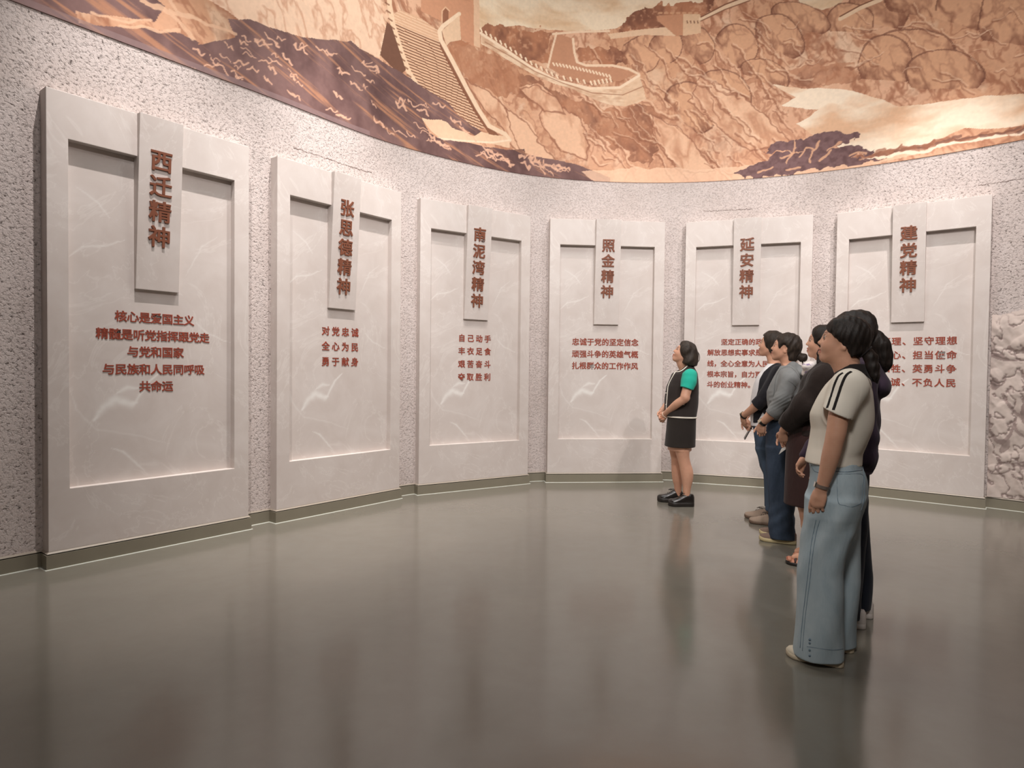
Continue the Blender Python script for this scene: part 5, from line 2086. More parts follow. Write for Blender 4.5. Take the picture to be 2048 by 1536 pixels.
M_WHITE_SHIRT = mat_cloth('white_cotton', rgb(222, 220, 222), weave=420, folds=0.3)
M_NAVY = mat_cloth('navy_black_knit', rgb(38, 37, 42), weave=420, folds=0.3)
M_JEAN_D = mat_denim('dark_denim', rgb(40, 49, 62), rgb(66, 78, 95))
M_JEAN_A = mat_denim('mid_denim', rgb(54, 67, 84), rgb(82, 98, 118))
M_GREYHOOD = mat_cloth('grey_jersey', rgb(128, 130, 130), weave=420, folds=0.4)
M_GREYSEAM = mat_cloth('grey_seam', rgb(92, 92, 92), weave=420)
M_BEIGE = mat_cloth('beige_suede', rgb(170, 150, 134), weave=300)
M_TAUPE = mat_cloth('taupe_mesh', rgb(132, 112, 100), weave=300)
M_LACE = mat_flat('grey_lace', rgb(120, 108, 98), 0.8, 0.2)
M_SOLE_B = mat_flat('brown_rubber', rgb(112, 92, 78), 0.6, 0.3)
M_SOLE_Y = mat_flat('cream_yellow_rubber', rgb(206, 190, 148), 0.6, 0.3)
M_WATCHBLACK = mat_flat('black_glass', rgb(26, 25, 26), 0.12, 0.6)
M_PHONE = mat_flat('dark_phone', rgb(36, 30, 28), 0.2, 0.5)
M_BROWNCLOTH = mat_cloth('dark_brown_crepe', rgb(40, 32, 29), var=0.1, weave=420, folds=0.6)
M_DRESS = mat_cloth('maroon_brown_crepe', rgb(56, 38, 36), var=0.1, weave=420, folds=0.3)
M_PURPLE = mat_cloth('purple_shell', rgb(62, 50, 64), var=0.1, weave=300, folds=0.5)
M_TROUSER = mat_cloth('navy_trouser', rgb(32, 36, 46), var=0.1, weave=300, folds=0.3)
M_WHITESHOE = mat_flat('white_leather', rgb(196, 188, 182), 0.5, 0.4)
M_SCARF = mat_print('scarf_print', 0.8, 0.2)
M_PAPER = mat_flat('white_paper', rgb(224, 220, 214), 0.8, 0.2)
M_GOLD = mat_flat('pale_metal', rgb(206, 196, 176), 0.25, 0.6, metal=0.8)


def body_base(p, nose, pitch, s, neck, torso, hiprows, origin_f, wrists, yaw=0.0, zhi=1.72, legw=1.0, xr=(-.26, .36), feet=True):
    """head, neck, hidden trunk and legs shared by the standing figures"""
    R = rotm(math.radians(pitch), math.radians(yaw))
    hc = p.head_from(nose, R, s, 0.0)
    fine = [((w[0] - .07, w[0] + .09, .0044), (w[1] - .06, w[1] + .07, .0044), (w[2] - .15, w[2] + .04, .0040)) for w in wrists]
    p.start(zhi=zhi, xr=xr, head_c=hc, R=R, s=s, fine=fine, h=.0066)
    p.limb([(hc + R @ P3((-.030, 0, -.052)) * s, .050), (p.k(neck[0][0], neck[0][1], 0), .049), (p.k(neck[1][0], neck[1][1], 0), .054)], .03)
    nb = p.k(neck[1][0], neck[1][1], 0)
    for sd in (1, -1):
        p.limb([(nb + [0, 0, -.04], .045), (nb + [-.01, sd * .12, -.06], .040)], .02)
    p.B.op(loft([(z, a - .025, b + .025, c, w - .03) for z, a, b, c, w in torso]), .03)
    p.B.op(loft([(z, a - .03, b + .03, c, w - .03) for z, a, b, c, w in hiprows]), .03)
    for sd in (1, -1):
        f0 = origin_f
        p.limb([((f0, sd * .085, .80), .075), ((f0 + .01, sd * .085, .46), .050 * legw), ((f0 - .015, sd * .085, .34), .052 * legw), ((f0 - .02, sd * .085, .09), .033), ((f0 + .06, sd * .085, .045), .025)], .02)
    return hc, R, nb


def arms(p, near, far, hn=None, hf=None):
    """near/far: lists of ((u, v, l), r)"""
    for pts in (near, far):
        if pts:
            p.limb([(p.k(*q), r) for q, r in pts], .014)
    for h in (hn, hf):
        if h:
            for pr, k in h[0]:
                p.B.op(pr, k * .8)


# ---- A: black cardigan over white, short dark hair
def fig_cardigan():
    x, y = floor_pt(1545, 1046)
    p = Fig(x, y, 33, 'woman in black cardigan over white shirt and blue jeans, farthest in the row')
    K = p.k
    torso = p.rows([(727, 1537, 1563, 0, .10), (738, 1527, 1573, 0, .14), (752, 1516.5, 1578, 0, .155), (765, 1511, 1580, 0, .16), (778, 1507, 1580.5, 0, .16), (792, 1504.5, 1580, 0, .155),
                    (810, 1502, 1578, 0, .15), (832, 1501.5, 1577, 0, .155), (852, 1502, 1578, 0, .165)])
    hip = p.rows([(842, 1506, 1576, 0, .155), (870, 1508.5, 1580, 0, .17), (900, 1514.5, 1577, 0, .168), (915, 1522, 1570, 0, .14), (926, 1532, 1562, 0, .09)])
    wn, wf = K(1486, 832, .09), K(1489, 838, -.05)
    hc, R, nb = body_base(p, (1516.5, 690.5), 9, .96, ((1548, 717), (1551, 731)), torso, hip, K(1550, 960, 0)[0], [wn], yaw=0)
    hn = hand_prims(wn, K(1488, 852, .04) - wn, (-.5, -.8, -.2), (.55, -.3, .3), .92, each=[(.2, .35, .3)] * 4, spread=.02)
    hf = hand_prims(wf, K(1497, 853, -.03) - wf, (-.4, .8, 0), (.6, .3, .3), .90, each=[(.3, .4, .3)] * 4, spread=.02)
    arms(p, [((1560, 745, .165), .046), ((1533, 790, .205), .040), ((1522, 806, .21), .037), ((1513, 811, .20), .035), ((1500, 822, .15), .030), ((1486, 832, .09), .022)],
         [((1558, 745, -.165), .046), ((1520, 800, -.20), .036), ((1489, 838, -.05), .021)], hn, hf)
    p.finish_body()
    # shirt
    p.garment('shirt', [(loft(torso, 2.3), 0)], M_WHITE_SHIRT, (-.24, .36), (-.2, .2), (.80, 1.52), .0062, warp=folds(24, 8, 10, .003),
              cuts=[(K(1502, 850, 0), (0, 0, -1), .003)])
    # cardigan shell open at the front
    fc = Field(axis(-.24, .36, .0060), axis(-.27, .27, .0060), axis(.82, 1.52, .0060))
    fc.op(loft([(z, a + .004, b - .012, c, w + .014) for z, a, b, c, w in torso], 2.3), 0)
    for sd in (1, -1):
        S_ = np.array([1, sd, 1])
        fc.op(cone(K(1556, 742, .12) * S_, K(1558, 748, .17) * S_, .052, .056), .03)
        fc.op(cone(K(1558, 748, .17) * S_, K(1532, 790, .205) * S_, .056, .054), .03)
        fc.op(cone(K(1532, 790, .205) * S_, K(1513, 810, .20) * S_, .052, .050), .02)
        fc.op(cone(K(1560, 745, .165) * S_, K(1533, 790, .205) * S_, .055, .052), .02)
        fc.op(cone(K(1524, 803, .21) * S_, K(1504, 817, .185) * S_, .049, .046), .02)
    fc.warp(folds(30, 10, 22, .0025, .5))
    # front opening traced from the photograph: everything ahead of this line is open
    line = p.poly([(1557, 722), (1540, 733), (1528, 744), (1520, 759), (1517.5, 780), (1513, 795), (1508, 815), (1507, 830), (1506.5, 843)], .12)
    xs_, zs_ = np.array([q[0] for q in line])[::-1], np.array([q[1] for q in line])[::-1]
    def ahead(X, Y, Z):
        return np.maximum(np.interp(Z, zs_, xs_) - X + 0 * Y, np.abs(Y) - .158)
    fc.op((ahead, P3((-.3, -.17, .8)), P3((.4, .17, 1.5))), .004, 'sub')
    fc.op(cone(nb + [0.02, 0, -.03], K(1548, 700, 0), .052, .085), .006, 'sub')
    c1, c2 = K(1503.5, 803, .2), K(1517, 818, .2)
    for sd in (1, -1):
        dd = c2 - c1
        nrm = np.array([-dd[2], 0, dd[0]])
        nrm = nrm if nrm[0] > 0 else -nrm
        cc = (c1 + c2) / 2
        def beyond(X, Y, Z, sd=sd):
            return np.maximum(-((X - cc[0]) * nrm[0] + (Z - cc[2]) * nrm[2]) / np.linalg.norm(nrm), .15 - Y * sd)
        fc.op((beyond, P3((-.3, -.3, .8)), P3((.4, .3, 1.3))), 0, 'sub')
    fc.cut(K(1506, 843, 0), (0, 0, -1), .003)
    link('cardigan', fc.mesh('cardigan'), M_NAVY, p.root)
    # jeans
    near = p.rows([(900, 1514, 1576, .085, .085), (925, 1520, 1574, .085, .082), (945, 1526, 1572, .085, .076), (970, 1529.5, 1572, .085, .072), (1010, 1531, 1574, .085, .072), (1025, 1531, 1576, .085, .072)])
    far = p.rows([(900, 1512, 1570, -.085, .085), (934, 1519, 1566, -.085, .08), (950, 1527, 1566, -.085, .072), (1004, 1530, 1568, -.085, .07), (1014, 1530, 1568, -.085, .07)])
    p.garment('jeans', [(loft(hip, 2.3), 0), (loft(near), .03), (loft(far), .03)], M_JEAN_A, (-.26, .30), (-.22, .22), (.0, .98), .0064, warp=folds(30, 16, 12, .003),
              cuts=[((0, 0, near[-1][0] + .01), (0, 0, -1), .003), ((0, 0, hip[0][0]), (0, 0, 1), 0)])
    # hair
    hp_ = p.poly([(1522.5, 670), (1526, 665.5), (1532, 661), (1538, 658.5), (1545, 657.8), (1553, 660), (1560, 664), (1567, 671), (1571, 681), (1572, 692), (1571, 702), (1566, 711), (1558, 717), (1549, 716), (1543, 708),
                  (1537.5, 700.5), (1533.5, 697), (1530.5, 690), (1528.5, 680), (1527.5, 672.5)], .05)
    T = p.Th
    f = Field(axis(hc[0] - .18, hc[0] + .13, .0050), axis(-.12, .12, .0052), axis(hc[2] - .18, hc[2] + .15, .0050))
    f.op(both(ell(T((-.018, 0, .030)), P3((.122, .094, .106)) * .96, R), profile(hp_), .02), 0)
    f.op(both(ell(T((-.055, 0, -.045)), P3((.080, .082, .085)) * .96, R), profile(hp_), .016), .02)
    f.warp(lambda X, Y, Z: .0018 * np.sin(150 * Y + 30 * X) + .0014 * np.sin(110 * X + 60 * Z))
    link('hair', f.mesh('hair'), M_HAIR2, p.root)
    # watch, phone
    d = wn - K(1500, 822, .15)
    ring = ring_on([p.B], K(1487.5, 831, .096), d, .03, 22)
    w = band('wristwatch', ring, d, .018, .003, M_WATCHBLACK, p.root)
    q = max(ring, key=lambda q_: q_[0] + .5 * q_[2])
    small_box('watch_case', q, frame_from(d, q - K(1487.5, 831, .096)), (.030, .026, .010), M_GOLD, w, .004)
    a, b = K(1492, 872, -.01), K(1500.5, 857, -.01)
    ph = small_box('phone', (a + b) / 2, frame_from(b - a, (1, .35, 0.2)), (.135, .066, .008), M_PHONE, None, .004)
    M_ = p.root.matrix_basis @ ph.matrix_basis
    ph.matrix_basis = M_
    setp(ph, "dark phone with pale edge in the cardigan woman's lowered hands", 'phone')
    # shoes
    a, b = K(1545, 1050, .085), K(1498.5, 1046, .085)
    shoe_at(p.root, (b[0] - .245, .085), (b[0], .095), 'sneaker', (M_BEIGE, M_SOLE_B), w=.094, h=.072, sole=.026, laces=M_LACE)
    b = K(1488.5, 1036, -.085)
    shoe_at(p.root, (b[0] - .245, -.085), (b[0], -.095), 'sneaker', (M_BEIGE, M_SOLE_B), w=.094, h=.072, sole=.026, laces=M_LACE)
    return p


# ---- B: grey hoodie, small bun, dark jeans
def fig_hoodie():
    x, y = floor_pt(1563, 1079)
    p = Fig(x, y, 32, 'woman in grey hoodie with hair in a small bun and dark blue jeans')
    K = p.k
    torso = p.rows([(732, 1563, 1590, 0, .11), (742, 1556, 1598, 0, .145), (755, 1548.5, 1603, 0, .16), (768, 1541.5, 1606, 0, .165), (783, 1534.5, 1608, 0, .165), (797, 1533.8, 1608, 0, .16),
                    (815, 1537, 1606, 0, .155), (832, 1540, 1604, 0, .16), (850, 1542, 1603, 0, .17)])
    hip = p.rows([(838, 1536, 1600, 0, .16), (868, 1532, 1606, 0, .175), (894, 1532.5, 1605, 0, .176), (912, 1538, 1598, 0, .15), (928, 1550, 1586, 0, .10)])
    wn = K(1524, 846, .15)
    hc, R, nb = body_base(p, (1541.8, 696.5), 11, .95, ((1577, 722), (1580, 738)), torso, hip, K(1566, 960, 0)[0], [wn])
    hn = hand_prims(wn, K(1521, 868, .12) - wn, (-.3, -.9, -.1), (.9, -.3, .1), .92, each=[(.6, .9, .6)] * 4, spread=.0, thumb=(.5, .6, .5))
    wf = K(1526, 850, -.12)
    hf = hand_prims(wf, K(1522, 868, -.08) - wf, (-.3, .9, -.1), (.9, .3, .1), .92, each=[(.5, .8, .6)] * 4, spread=.0)
    arms(p, [((1579, 756, .165), .048), ((1562, 800, .21), .040), ((1550, 822, .205), .036), ((1537, 834, .18), .031), ((1524, 846, .15), .023)],
         [((1577, 756, -.165), .048), ((1550, 810, -.20), .038), ((1526, 850, -.12), .022)], hn, hf)
    p.finish_body()
    f = Field(axis(-.26, .32, .0058), axis(-.28, .28, .0060), axis(.82, 1.52, .0056))
    f.op(loft(torso, 2.3), 0)
    for sd in (1, -1):
        S_ = np.array([1, sd, 1])
        f.op(cone(K(1580, 748, .11) * S_, K(1580, 758, .165) * S_, .055, .062), .035)
        f.op(cone(K(1580, 758, .165) * S_, K(1565, 797, .21) * S_, .062, .056), .03)
        f.op(cone(K(1565, 797, .21) * S_, K(1544, 830, .19) * S_, .055, .045), .02)
        f.op(cone(K(1562, 800, .21) * S_, K(1550, 822, .205) * S_, .051, .048), .02)
        f.op(cone(K(1550, 822, .205) * S_, K(1535, 836, .18) * S_, .047, .042), .02)
    # hood lying on the back, and its rolled neckline
    f.op(cone(K(1566, 737, .03), K(1585, 731, .05), .020, .028), .02)
    f.op(cone(K(1585, 731, .05), K(1603, 742, .03), .028, .034), .025)
    f.op(cone(K(1566, 737, -.03), K(1585, 731, -.05), .020, .028), .02)
    f.op(cone(K(1585, 731, -.05), K(1603, 742, -.03), .028, .034), .025)
    f.op(ell(K(1606, 745, 0), (.050, .090, .042), rotm(-.5)), .02)
    def wr_(X, Y, Z):
        e = np.exp(-((Z - K(1556, 803, .2)[2]) / .055) ** 2) * (Y > .12)
        return .0026 * e * np.sin(210 * Z + 110 * X + 2.5 * np.sin(26 * X + 18 * Z)) + .0018 * np.sin(40 * X + 25 * Z + 10 * Y)
    f.warp(wr_)
    f.op(cone(nb + [0.02, 0, -.03], K(1576, 700, 0), .050, .075), .006, 'sub')
    c1, c2 = K(1532, 822, .2), K(1552, 838, .2)
    dd = c2 - c1
    nrm = np.array([-dd[2], 0, dd[0]])
    nrm = nrm if nrm[0] > 0 else -nrm
    cc = (c1 + c2) / 2
    for sd in (1, -1):
        def beyond(X, Y, Z, sd=sd):
            return np.maximum(-((X - cc[0]) * nrm[0] + (Z - cc[2]) * nrm[2]) / np.linalg.norm(nrm), .15 - Y * sd)
        f.op((beyond, P3((-.3, -.3, .8)), P3((.4, .3, 1.3))), 0, 'sub')
    f.cut(K(1543, 846, 0), (0, 0, -1), .003)
    ho_ = link('hoodie', f.mesh('hoodie'), M_GREYHOOD, p.root)
    for ln in ([(1561, 738), (1556, 746), (1552, 757), (1549.5, 770), (1548, 786), (1546, 800)], [(1563, 737.5), (1572, 734), (1582, 735), (1590, 742), (1597, 752), (1603, 760)],
               [(1577, 762), (1586, 768), (1593, 776)]):
        tube('seam', p.trace([f], ln, 5, .0004), .0016, M_GREYSEAM, ho_, 6)
    tube('cuff_edge', p.trace([f], [(1533.5, 824), (1540, 830), (1549, 836.5)], 4, .0004), .0022, M_GREYSEAM, ho_, 6)
    near = p.rows([(895, 1531.5, 1604, .088, .090), (935, 1532.5, 1598, .09, .088), (969, 1535, 1593, .09, .085), (1011, 1537, 1590, .09, .088), (1041, 1537, 1588.5, .09, .09), (1062, 1538.5, 1590, .09, .09), (1076, 1540, 1591, .09, .092)])
    far = p.rows([(895, 1533, 1600, -.085, .090), (969, 1538, 1590, -.085, .085), (1030, 1540, 1588, -.085, .09), (1062, 1541, 1590, -.085, .09)])
    near = [(max(z, .03), a, b, c, w) for z, a, b, c, w in near]
    far = [(max(z, .03), a, b, c, w) for z, a, b, c, w in far]
    p.garment('jeans', [(loft(hip, 2.3), 0), (loft(near), .03), (loft(far), .03)], M_JEAN_D, (-.26, .30), (-.22, .22), (.0, .98), .0064,
              warp=lambda X, Y, Z: .003 * np.sin(30 * X + 16 * Y + 12 * Z) + .004 * np.exp(-((Z - .2) / .12) ** 2) * np.sin(50 * X + 60 * Z), cuts=[((0, 0, .032), (0, 0, -1), .003), ((0, 0, hip[0][0]), (0, 0, 1), 0)])
    # hair and bun
    hp_ = p.poly([(1552, 674), (1557, 668), (1564, 663), (1572, 660.5), (1580, 660.5), (1589, 664), (1597, 670), (1602, 679), (1603, 689), (1601, 699), (1598, 706), (1594, 713), (1592, 722), (1586, 726), (1579.5, 725),
                  (1577.5, 718), (1575.5, 708), (1576, 698), (1572, 690.5), (1567.5, 691), (1563, 695), (1560.5, 702), (1558, 696), (1556.5, 687), (1554, 679)], .05)
    T = p.Th
    h = Field(axis(hc[0] - .25, hc[0] + .13, .0048), axis(-.12, .12, .0052), axis(hc[2] - .20, hc[2] + .15, .0048))
    h.op(both(ell(T((-.018, 0, .032)), P3((.120, .092, .102)) * .95, R), profile(hp_), .02), 0)
    h.op(both(ell(T((-.052, 0, -.050)), P3((.070, .072, .080)) * .95, R), profile(hp_), .014), .02)
    h.op(cone(K(1592, 712, 0), K(1600, 714, 0), .020, .016), .012)
    h.op(ell(K(1605, 715.5, 0), (.038, .036, .034)), .010)
    h.warp(lambda X, Y, Z: .0018 * np.sin(150 * Y + 60 * Z) + .0018 * np.sin(120 * X + 90 * Z + 50 * Y))
    ho = link('hair', h.mesh('hair'), M_HAIR2, p.root)
    for k_, (du, dv) in enumerate(((3, 10), (6, 6), (1, 13))):
        tube('loose_strand', smooth_path([K(1604, 718, .01 * k_), K(1604 + du * .6, 718 + dv * .6, .01 * k_), K(1604 + du, 718 + dv, .01 * k_)], 3), [.005, .0045, .004, .003, .0025, .002, .001], M_HAIR2, ho, 5)
    # watch
    d = wn - K(1537, 834, .18)
    c = K(1526, 844.5, .155)
    ring = ring_on([p.B], c, d, .03, 22)
    w = band('wristwatch', ring, d, .020, .003, M_WATCHBLACK, p.root)
    q = max(ring, key=lambda q_: q_[0] - .6 * q_[2])
    small_box('watch_case', q, frame_from(d, q - c), (.034, .030, .010), M_GOLD, w, .004)
    b = K(1519, 1071, .09)
    shoe_at(p.root, (b[0] - .265, .09), (b[0], .10), 'sneaker', (M_TAUPE, M_SOLE_Y), w=.098, h=.070, sole=.030)
    b = K(1518.5, 1061.5, -.085)
    shoe_at(p.root, (b[0] - .265, -.085), (b[0], -.095), 'sneaker', (M_TAUPE, M_SOLE_Y), w=.098, h=.070, sole=.030)
    return p


# ---- C: dark brown cardigan and long dress, printed scarf, low braid
def fig_dress():
    x, y = floor_pt(1618, 1126)
    p = Fig(x, y, 30, 'woman in dark brown wrap and long maroon dress with a pale printed scarf')
    K = p.k
    torso = p.rows([(724, 1632, 1668, 0, .10), (736, 1622, 1680, 0, .145), (750, 1610, 1686, 0, .165), (768, 1600, 1690, 0, .17), (790, 1592, 1692, 0, .17), (815, 1587, 1692, 0, .165), (840, 1582, 1690, 0, .165), (868, 1578, 1688, 0, .175)])
    dress = p.rows([(850, 1579, 1688, 0, .165), (880, 1574, 1690, 0, .185), (920, 1570.5, 1690, 0, .19), (960, 1568.5, 1690, 0, .195), (1008, 1567.5, 1688, 0, .20), (1026, 1567, 1686, 0, .20)])
    wn = K(1566, 862, .10)
    hc, R, nb = body_base(p, (1611.5, 688), 6, .96, ((1650, 716), (1655, 732)), torso, dress[:3], K(1615, 1000, 0)[0], [wn])
    hn = hand_prims(wn, K(1567, 882, .06) - wn, (-.3, -.9, 0), (.8, -.3, .1), .92, each=[(.25, .5, .4)] * 4, spread=.02)
    wf = K(1566, 868, -.06)
    hf = hand_prims(wf, K(1570, 884, -.03) - wf, (-.3, .9, 0), (.8, .3, .1), .92, each=[(.3, .5, .4)] * 4, spread=.02)
    arms(p, [((1650, 752, .165), .046), ((1602, 822, .21), .038), ((1585, 842, .18), .034), ((1566, 862, .10), .023)],
         [((1648, 752, -.165), .046), ((1605, 830, -.20), .038), ((1566, 868, -.06), .022)], hn, hf)
    p.finish_body()
    f = Field(axis(-.36, .40, .0062), axis(-.30, .30, .0062), axis(.80, 1.52, .0062))
    f.op(loft([(z, a, b, c, w) for z, a, b, c, w in torso], 2.3), 0)
    for sd in (1, -1):
        S_ = np.array([1, sd, 1])
        f.op(cone(K(1652, 742, .11) * S_, K(1648, 755, .165) * S_, .062, .074), .04)
        f.op(cone(K(1648, 755, .165) * S_, K(1606, 816, .21) * S_, .074, .078), .04)
        f.op(cone(K(1606, 816, .21) * S_, K(1575, 848, .13) * S_, .076, .062), .03)
    f.warp(lambda X, Y, Z: .0045 * np.sin(34 * X - 22 * Z + 14 * Y + 1.5 * np.sin(9 * Z)) + .002 * np.sin(60 * X + 40 * Z))
    f.op(cone(nb + [0.02, 0, -.03], K(1640, 704, 0), .052, .072), .008, 'sub')
    c1, c2 = K(1554, 843, .13), K(1577, 866, .13)
    dd = c2 - c1
    nrm = np.array([-dd[2], 0, dd[0]])
    nrm = nrm if nrm[0] > 0 else -nrm
    cc = (c1 + c2) / 2
    f.op((lambda X, Y, Z: -((X - cc[0]) * nrm[0] + (Z - cc[2]) * nrm[2]) / np.linalg.norm(nrm) + 0 * Y, P3((-.3, -.3, .7)), P3((.5, .3, 1.1))), .004, 'sub')
    f.cut(K(1580, 872, 0), (0, 0, -1), .01)
    link('wrap', f.mesh('wrap'), M_BROWNCLOTH, p.root)
    p.garment('dress', [(loft(dress, 2.3), 0)], M_DRESS, (-.36, .40), (-.24, .24), (.36, 1.0), .0064, warp=lambda X, Y, Z: .005 * np.sin(44 * X + 20 * Y + 1.2 * np.sin(5 * Z)) * np.clip((1.0 - Z) * 2, 0.2, 1),
              cuts=[((0, 0, dress[-2][0]), (0, 0, -1), .003)])
    # scarf round the front of the neck
    g = Field(axis(-.10, .34, .0050), axis(-.13, .13, .0052), axis(1.16, 1.46, .0050))
    g.op(cone(K(1640, 726, .05), K(1622, 736, .03), .026, .036), .03)
    g.op(cone(K(1622, 736, .03), K(1614, 744, -.01), .036, .034), .03)
    g.op(cone(K(1640, 726, -.05), K(1620, 740, -.03), .026, .034), .03)
    g.op(ell(K(1618, 733, .02), (.040, .045, .030)), .02)
    g.warp(lambda X, Y, Z: .004 * np.sin(90 * Z + 40 * X + 30 * Y))
    me = g.mesh('scarf')
    n = len(me.vertices)
    co = np.zeros(n * 3)
    me.vertices.foreach_get('co', co)
    co = co.reshape(-1, 3)
    v = fbm(co[:, 0] * 30 + co[:, 1] * 14, co[:, 2] * 34, 3, 5)
    w = np.clip((v - .60) * 14, 0, 1)[:, None]
    vcol(me, np.array([232, 224, 220]) / 255 * (1 - w) + np.array([134, 116, 156]) / 255 * w)
    link('scarf', me, M_SCARF, p.root)
    hp_ = p.poly([(1623, 657), (1627, 652), (1634, 648), (1642, 646.5), (1652, 648), (1662, 653), (1669, 662), (1673, 674), (1673, 688), (1669, 700), (1662, 711), (1652, 716), (1645, 712), (1642, 704), (1638, 694), (1632, 689),
                  (1628.5, 686), (1626, 676), (1624, 667)], .05)
    T = p.Th
    h = Field(axis(hc[0] - .20, hc[0] + .13, .0050), axis(-.12, .12, .0052), axis(hc[2] - .32, hc[2] + .15, .0052))
    h.op(both(ell(T((-.018, 0, .032)), P3((.122, .092, .104)) * .96, R), profile(hp_), .02), 0)
    h.op(both(ell(T((-.055, 0, -.045)), P3((.078, .078, .080)) * .96, R), profile(hp_), .014), .02)
    q = [K(1642, 698, .075), K(1638, 708, .078), K(1637, 717, .080), K(1638, 725, .085), K(1640, 733, .09)]
    for a, b in zip(q[:-1], q[1:]):
        h.op(cone(a, b, .012, .015), .006)
    h.warp(lambda X, Y, Z: .0016 * np.sin(150 * Y + 60 * Z) + .0014 * np.sin(120 * X + 90 * Z + 50 * Y))
    link('hair', h.mesh('hair'), M_HAIR, p.root)
    # folded paper in the hand
    a, b = K(1557.5, 909, .05), K(1571, 897, .05)
    bm = bmesh.new()
    n_ = np.array([0.2, 1, 0.15])
    for k_, off in enumerate((0, .006)):
        pts = [a, a + (b - a) * .45 + [0, 0, .022], b + [0, 0, .012], b + [-.002, 0, -.006]]
        vs_ = [bm.verts.new(tuple(q_ + n_ * off * (1 if i else 0))) for i, q_ in enumerate(pts)]
        vt_ = [bm.verts.new(tuple(q_ + n_ * (off * (1 if i else 0) + .0012))) for i, q_ in enumerate(pts)]
        bm.faces.new(vs_)
        bm.faces.new(vt_[::-1])
        for i in range(4):
            bm.faces.new((vs_[i], vt_[i], vt_[(i + 1) % 4], vs_[(i + 1) % 4]))
    me = bm_mesh('folded_paper', bm)
    me.transform(p.root.matrix_basis)
    setp(link('folded_paper', me, M_PAPER), "small folded white paper in the hand of the woman in the maroon dress", 'paper')
    # sandals
    for sd in (1, -1):
        tip = K(1571.5, 1121, .08)[0] - (0.0 if sd > 0 else .03)
        a, b = np.array([tip - .235, sd * .08]), np.array([tip, sd * .09])
        so = shoe_at(p.root, a, b, 'slipon', (M_SKIN_FOOT, M_BLACKRUBBER), w=.086, h=.048, sole=.022)
        for t in (.52, .70):
            c = a + (b - a) * t
            pts = [(c[0] + .01 * u * sd, c[1] + .043 * u, .022 + .046 * (1 - abs(u) ** 2.2) * (1.0 if t < .6 else .72)) for u in np.linspace(-1, 1, 13)]
            tube('sandal_strap', pts, .011, M_BROWNLEATHER, so, 8, flat=.35)
        for i, (o_, ln) in enumerate(((-.030 * -sd, .030), (-.012 * -sd, .024), (.004 * -sd, .022), (.018 * -sd, .018), (.031 * -sd, .014))):
            c0 = b + [-.030, o_ * -1]
            tube('toe', [(c0[0] - .01, c0[1], .034), (c0[0] + ln * .5, c0[1], .036), (c0[0] + ln, c0[1], .030)], [.0095, .010, .006], M_SKIN_FOOT, so, 8)
            small_box('toenail', (c0[0] + ln * .72, c0[1], .0395), rotm(-.3), (.009, .010, .003), M_NAIL, so, .001)
    return p


M_SKIN_FOOT = mat_flat('foot_skin', rgb(188, 132, 108), 0.5, 0.35, var=0.04)
M_BROWNLEATHER = mat_flat('brown_leather', rgb(58, 38, 34), 0.4, 0.4)
M_NAIL = mat_flat('red_nail', rgb(168, 52, 44), 0.25, 0.5)


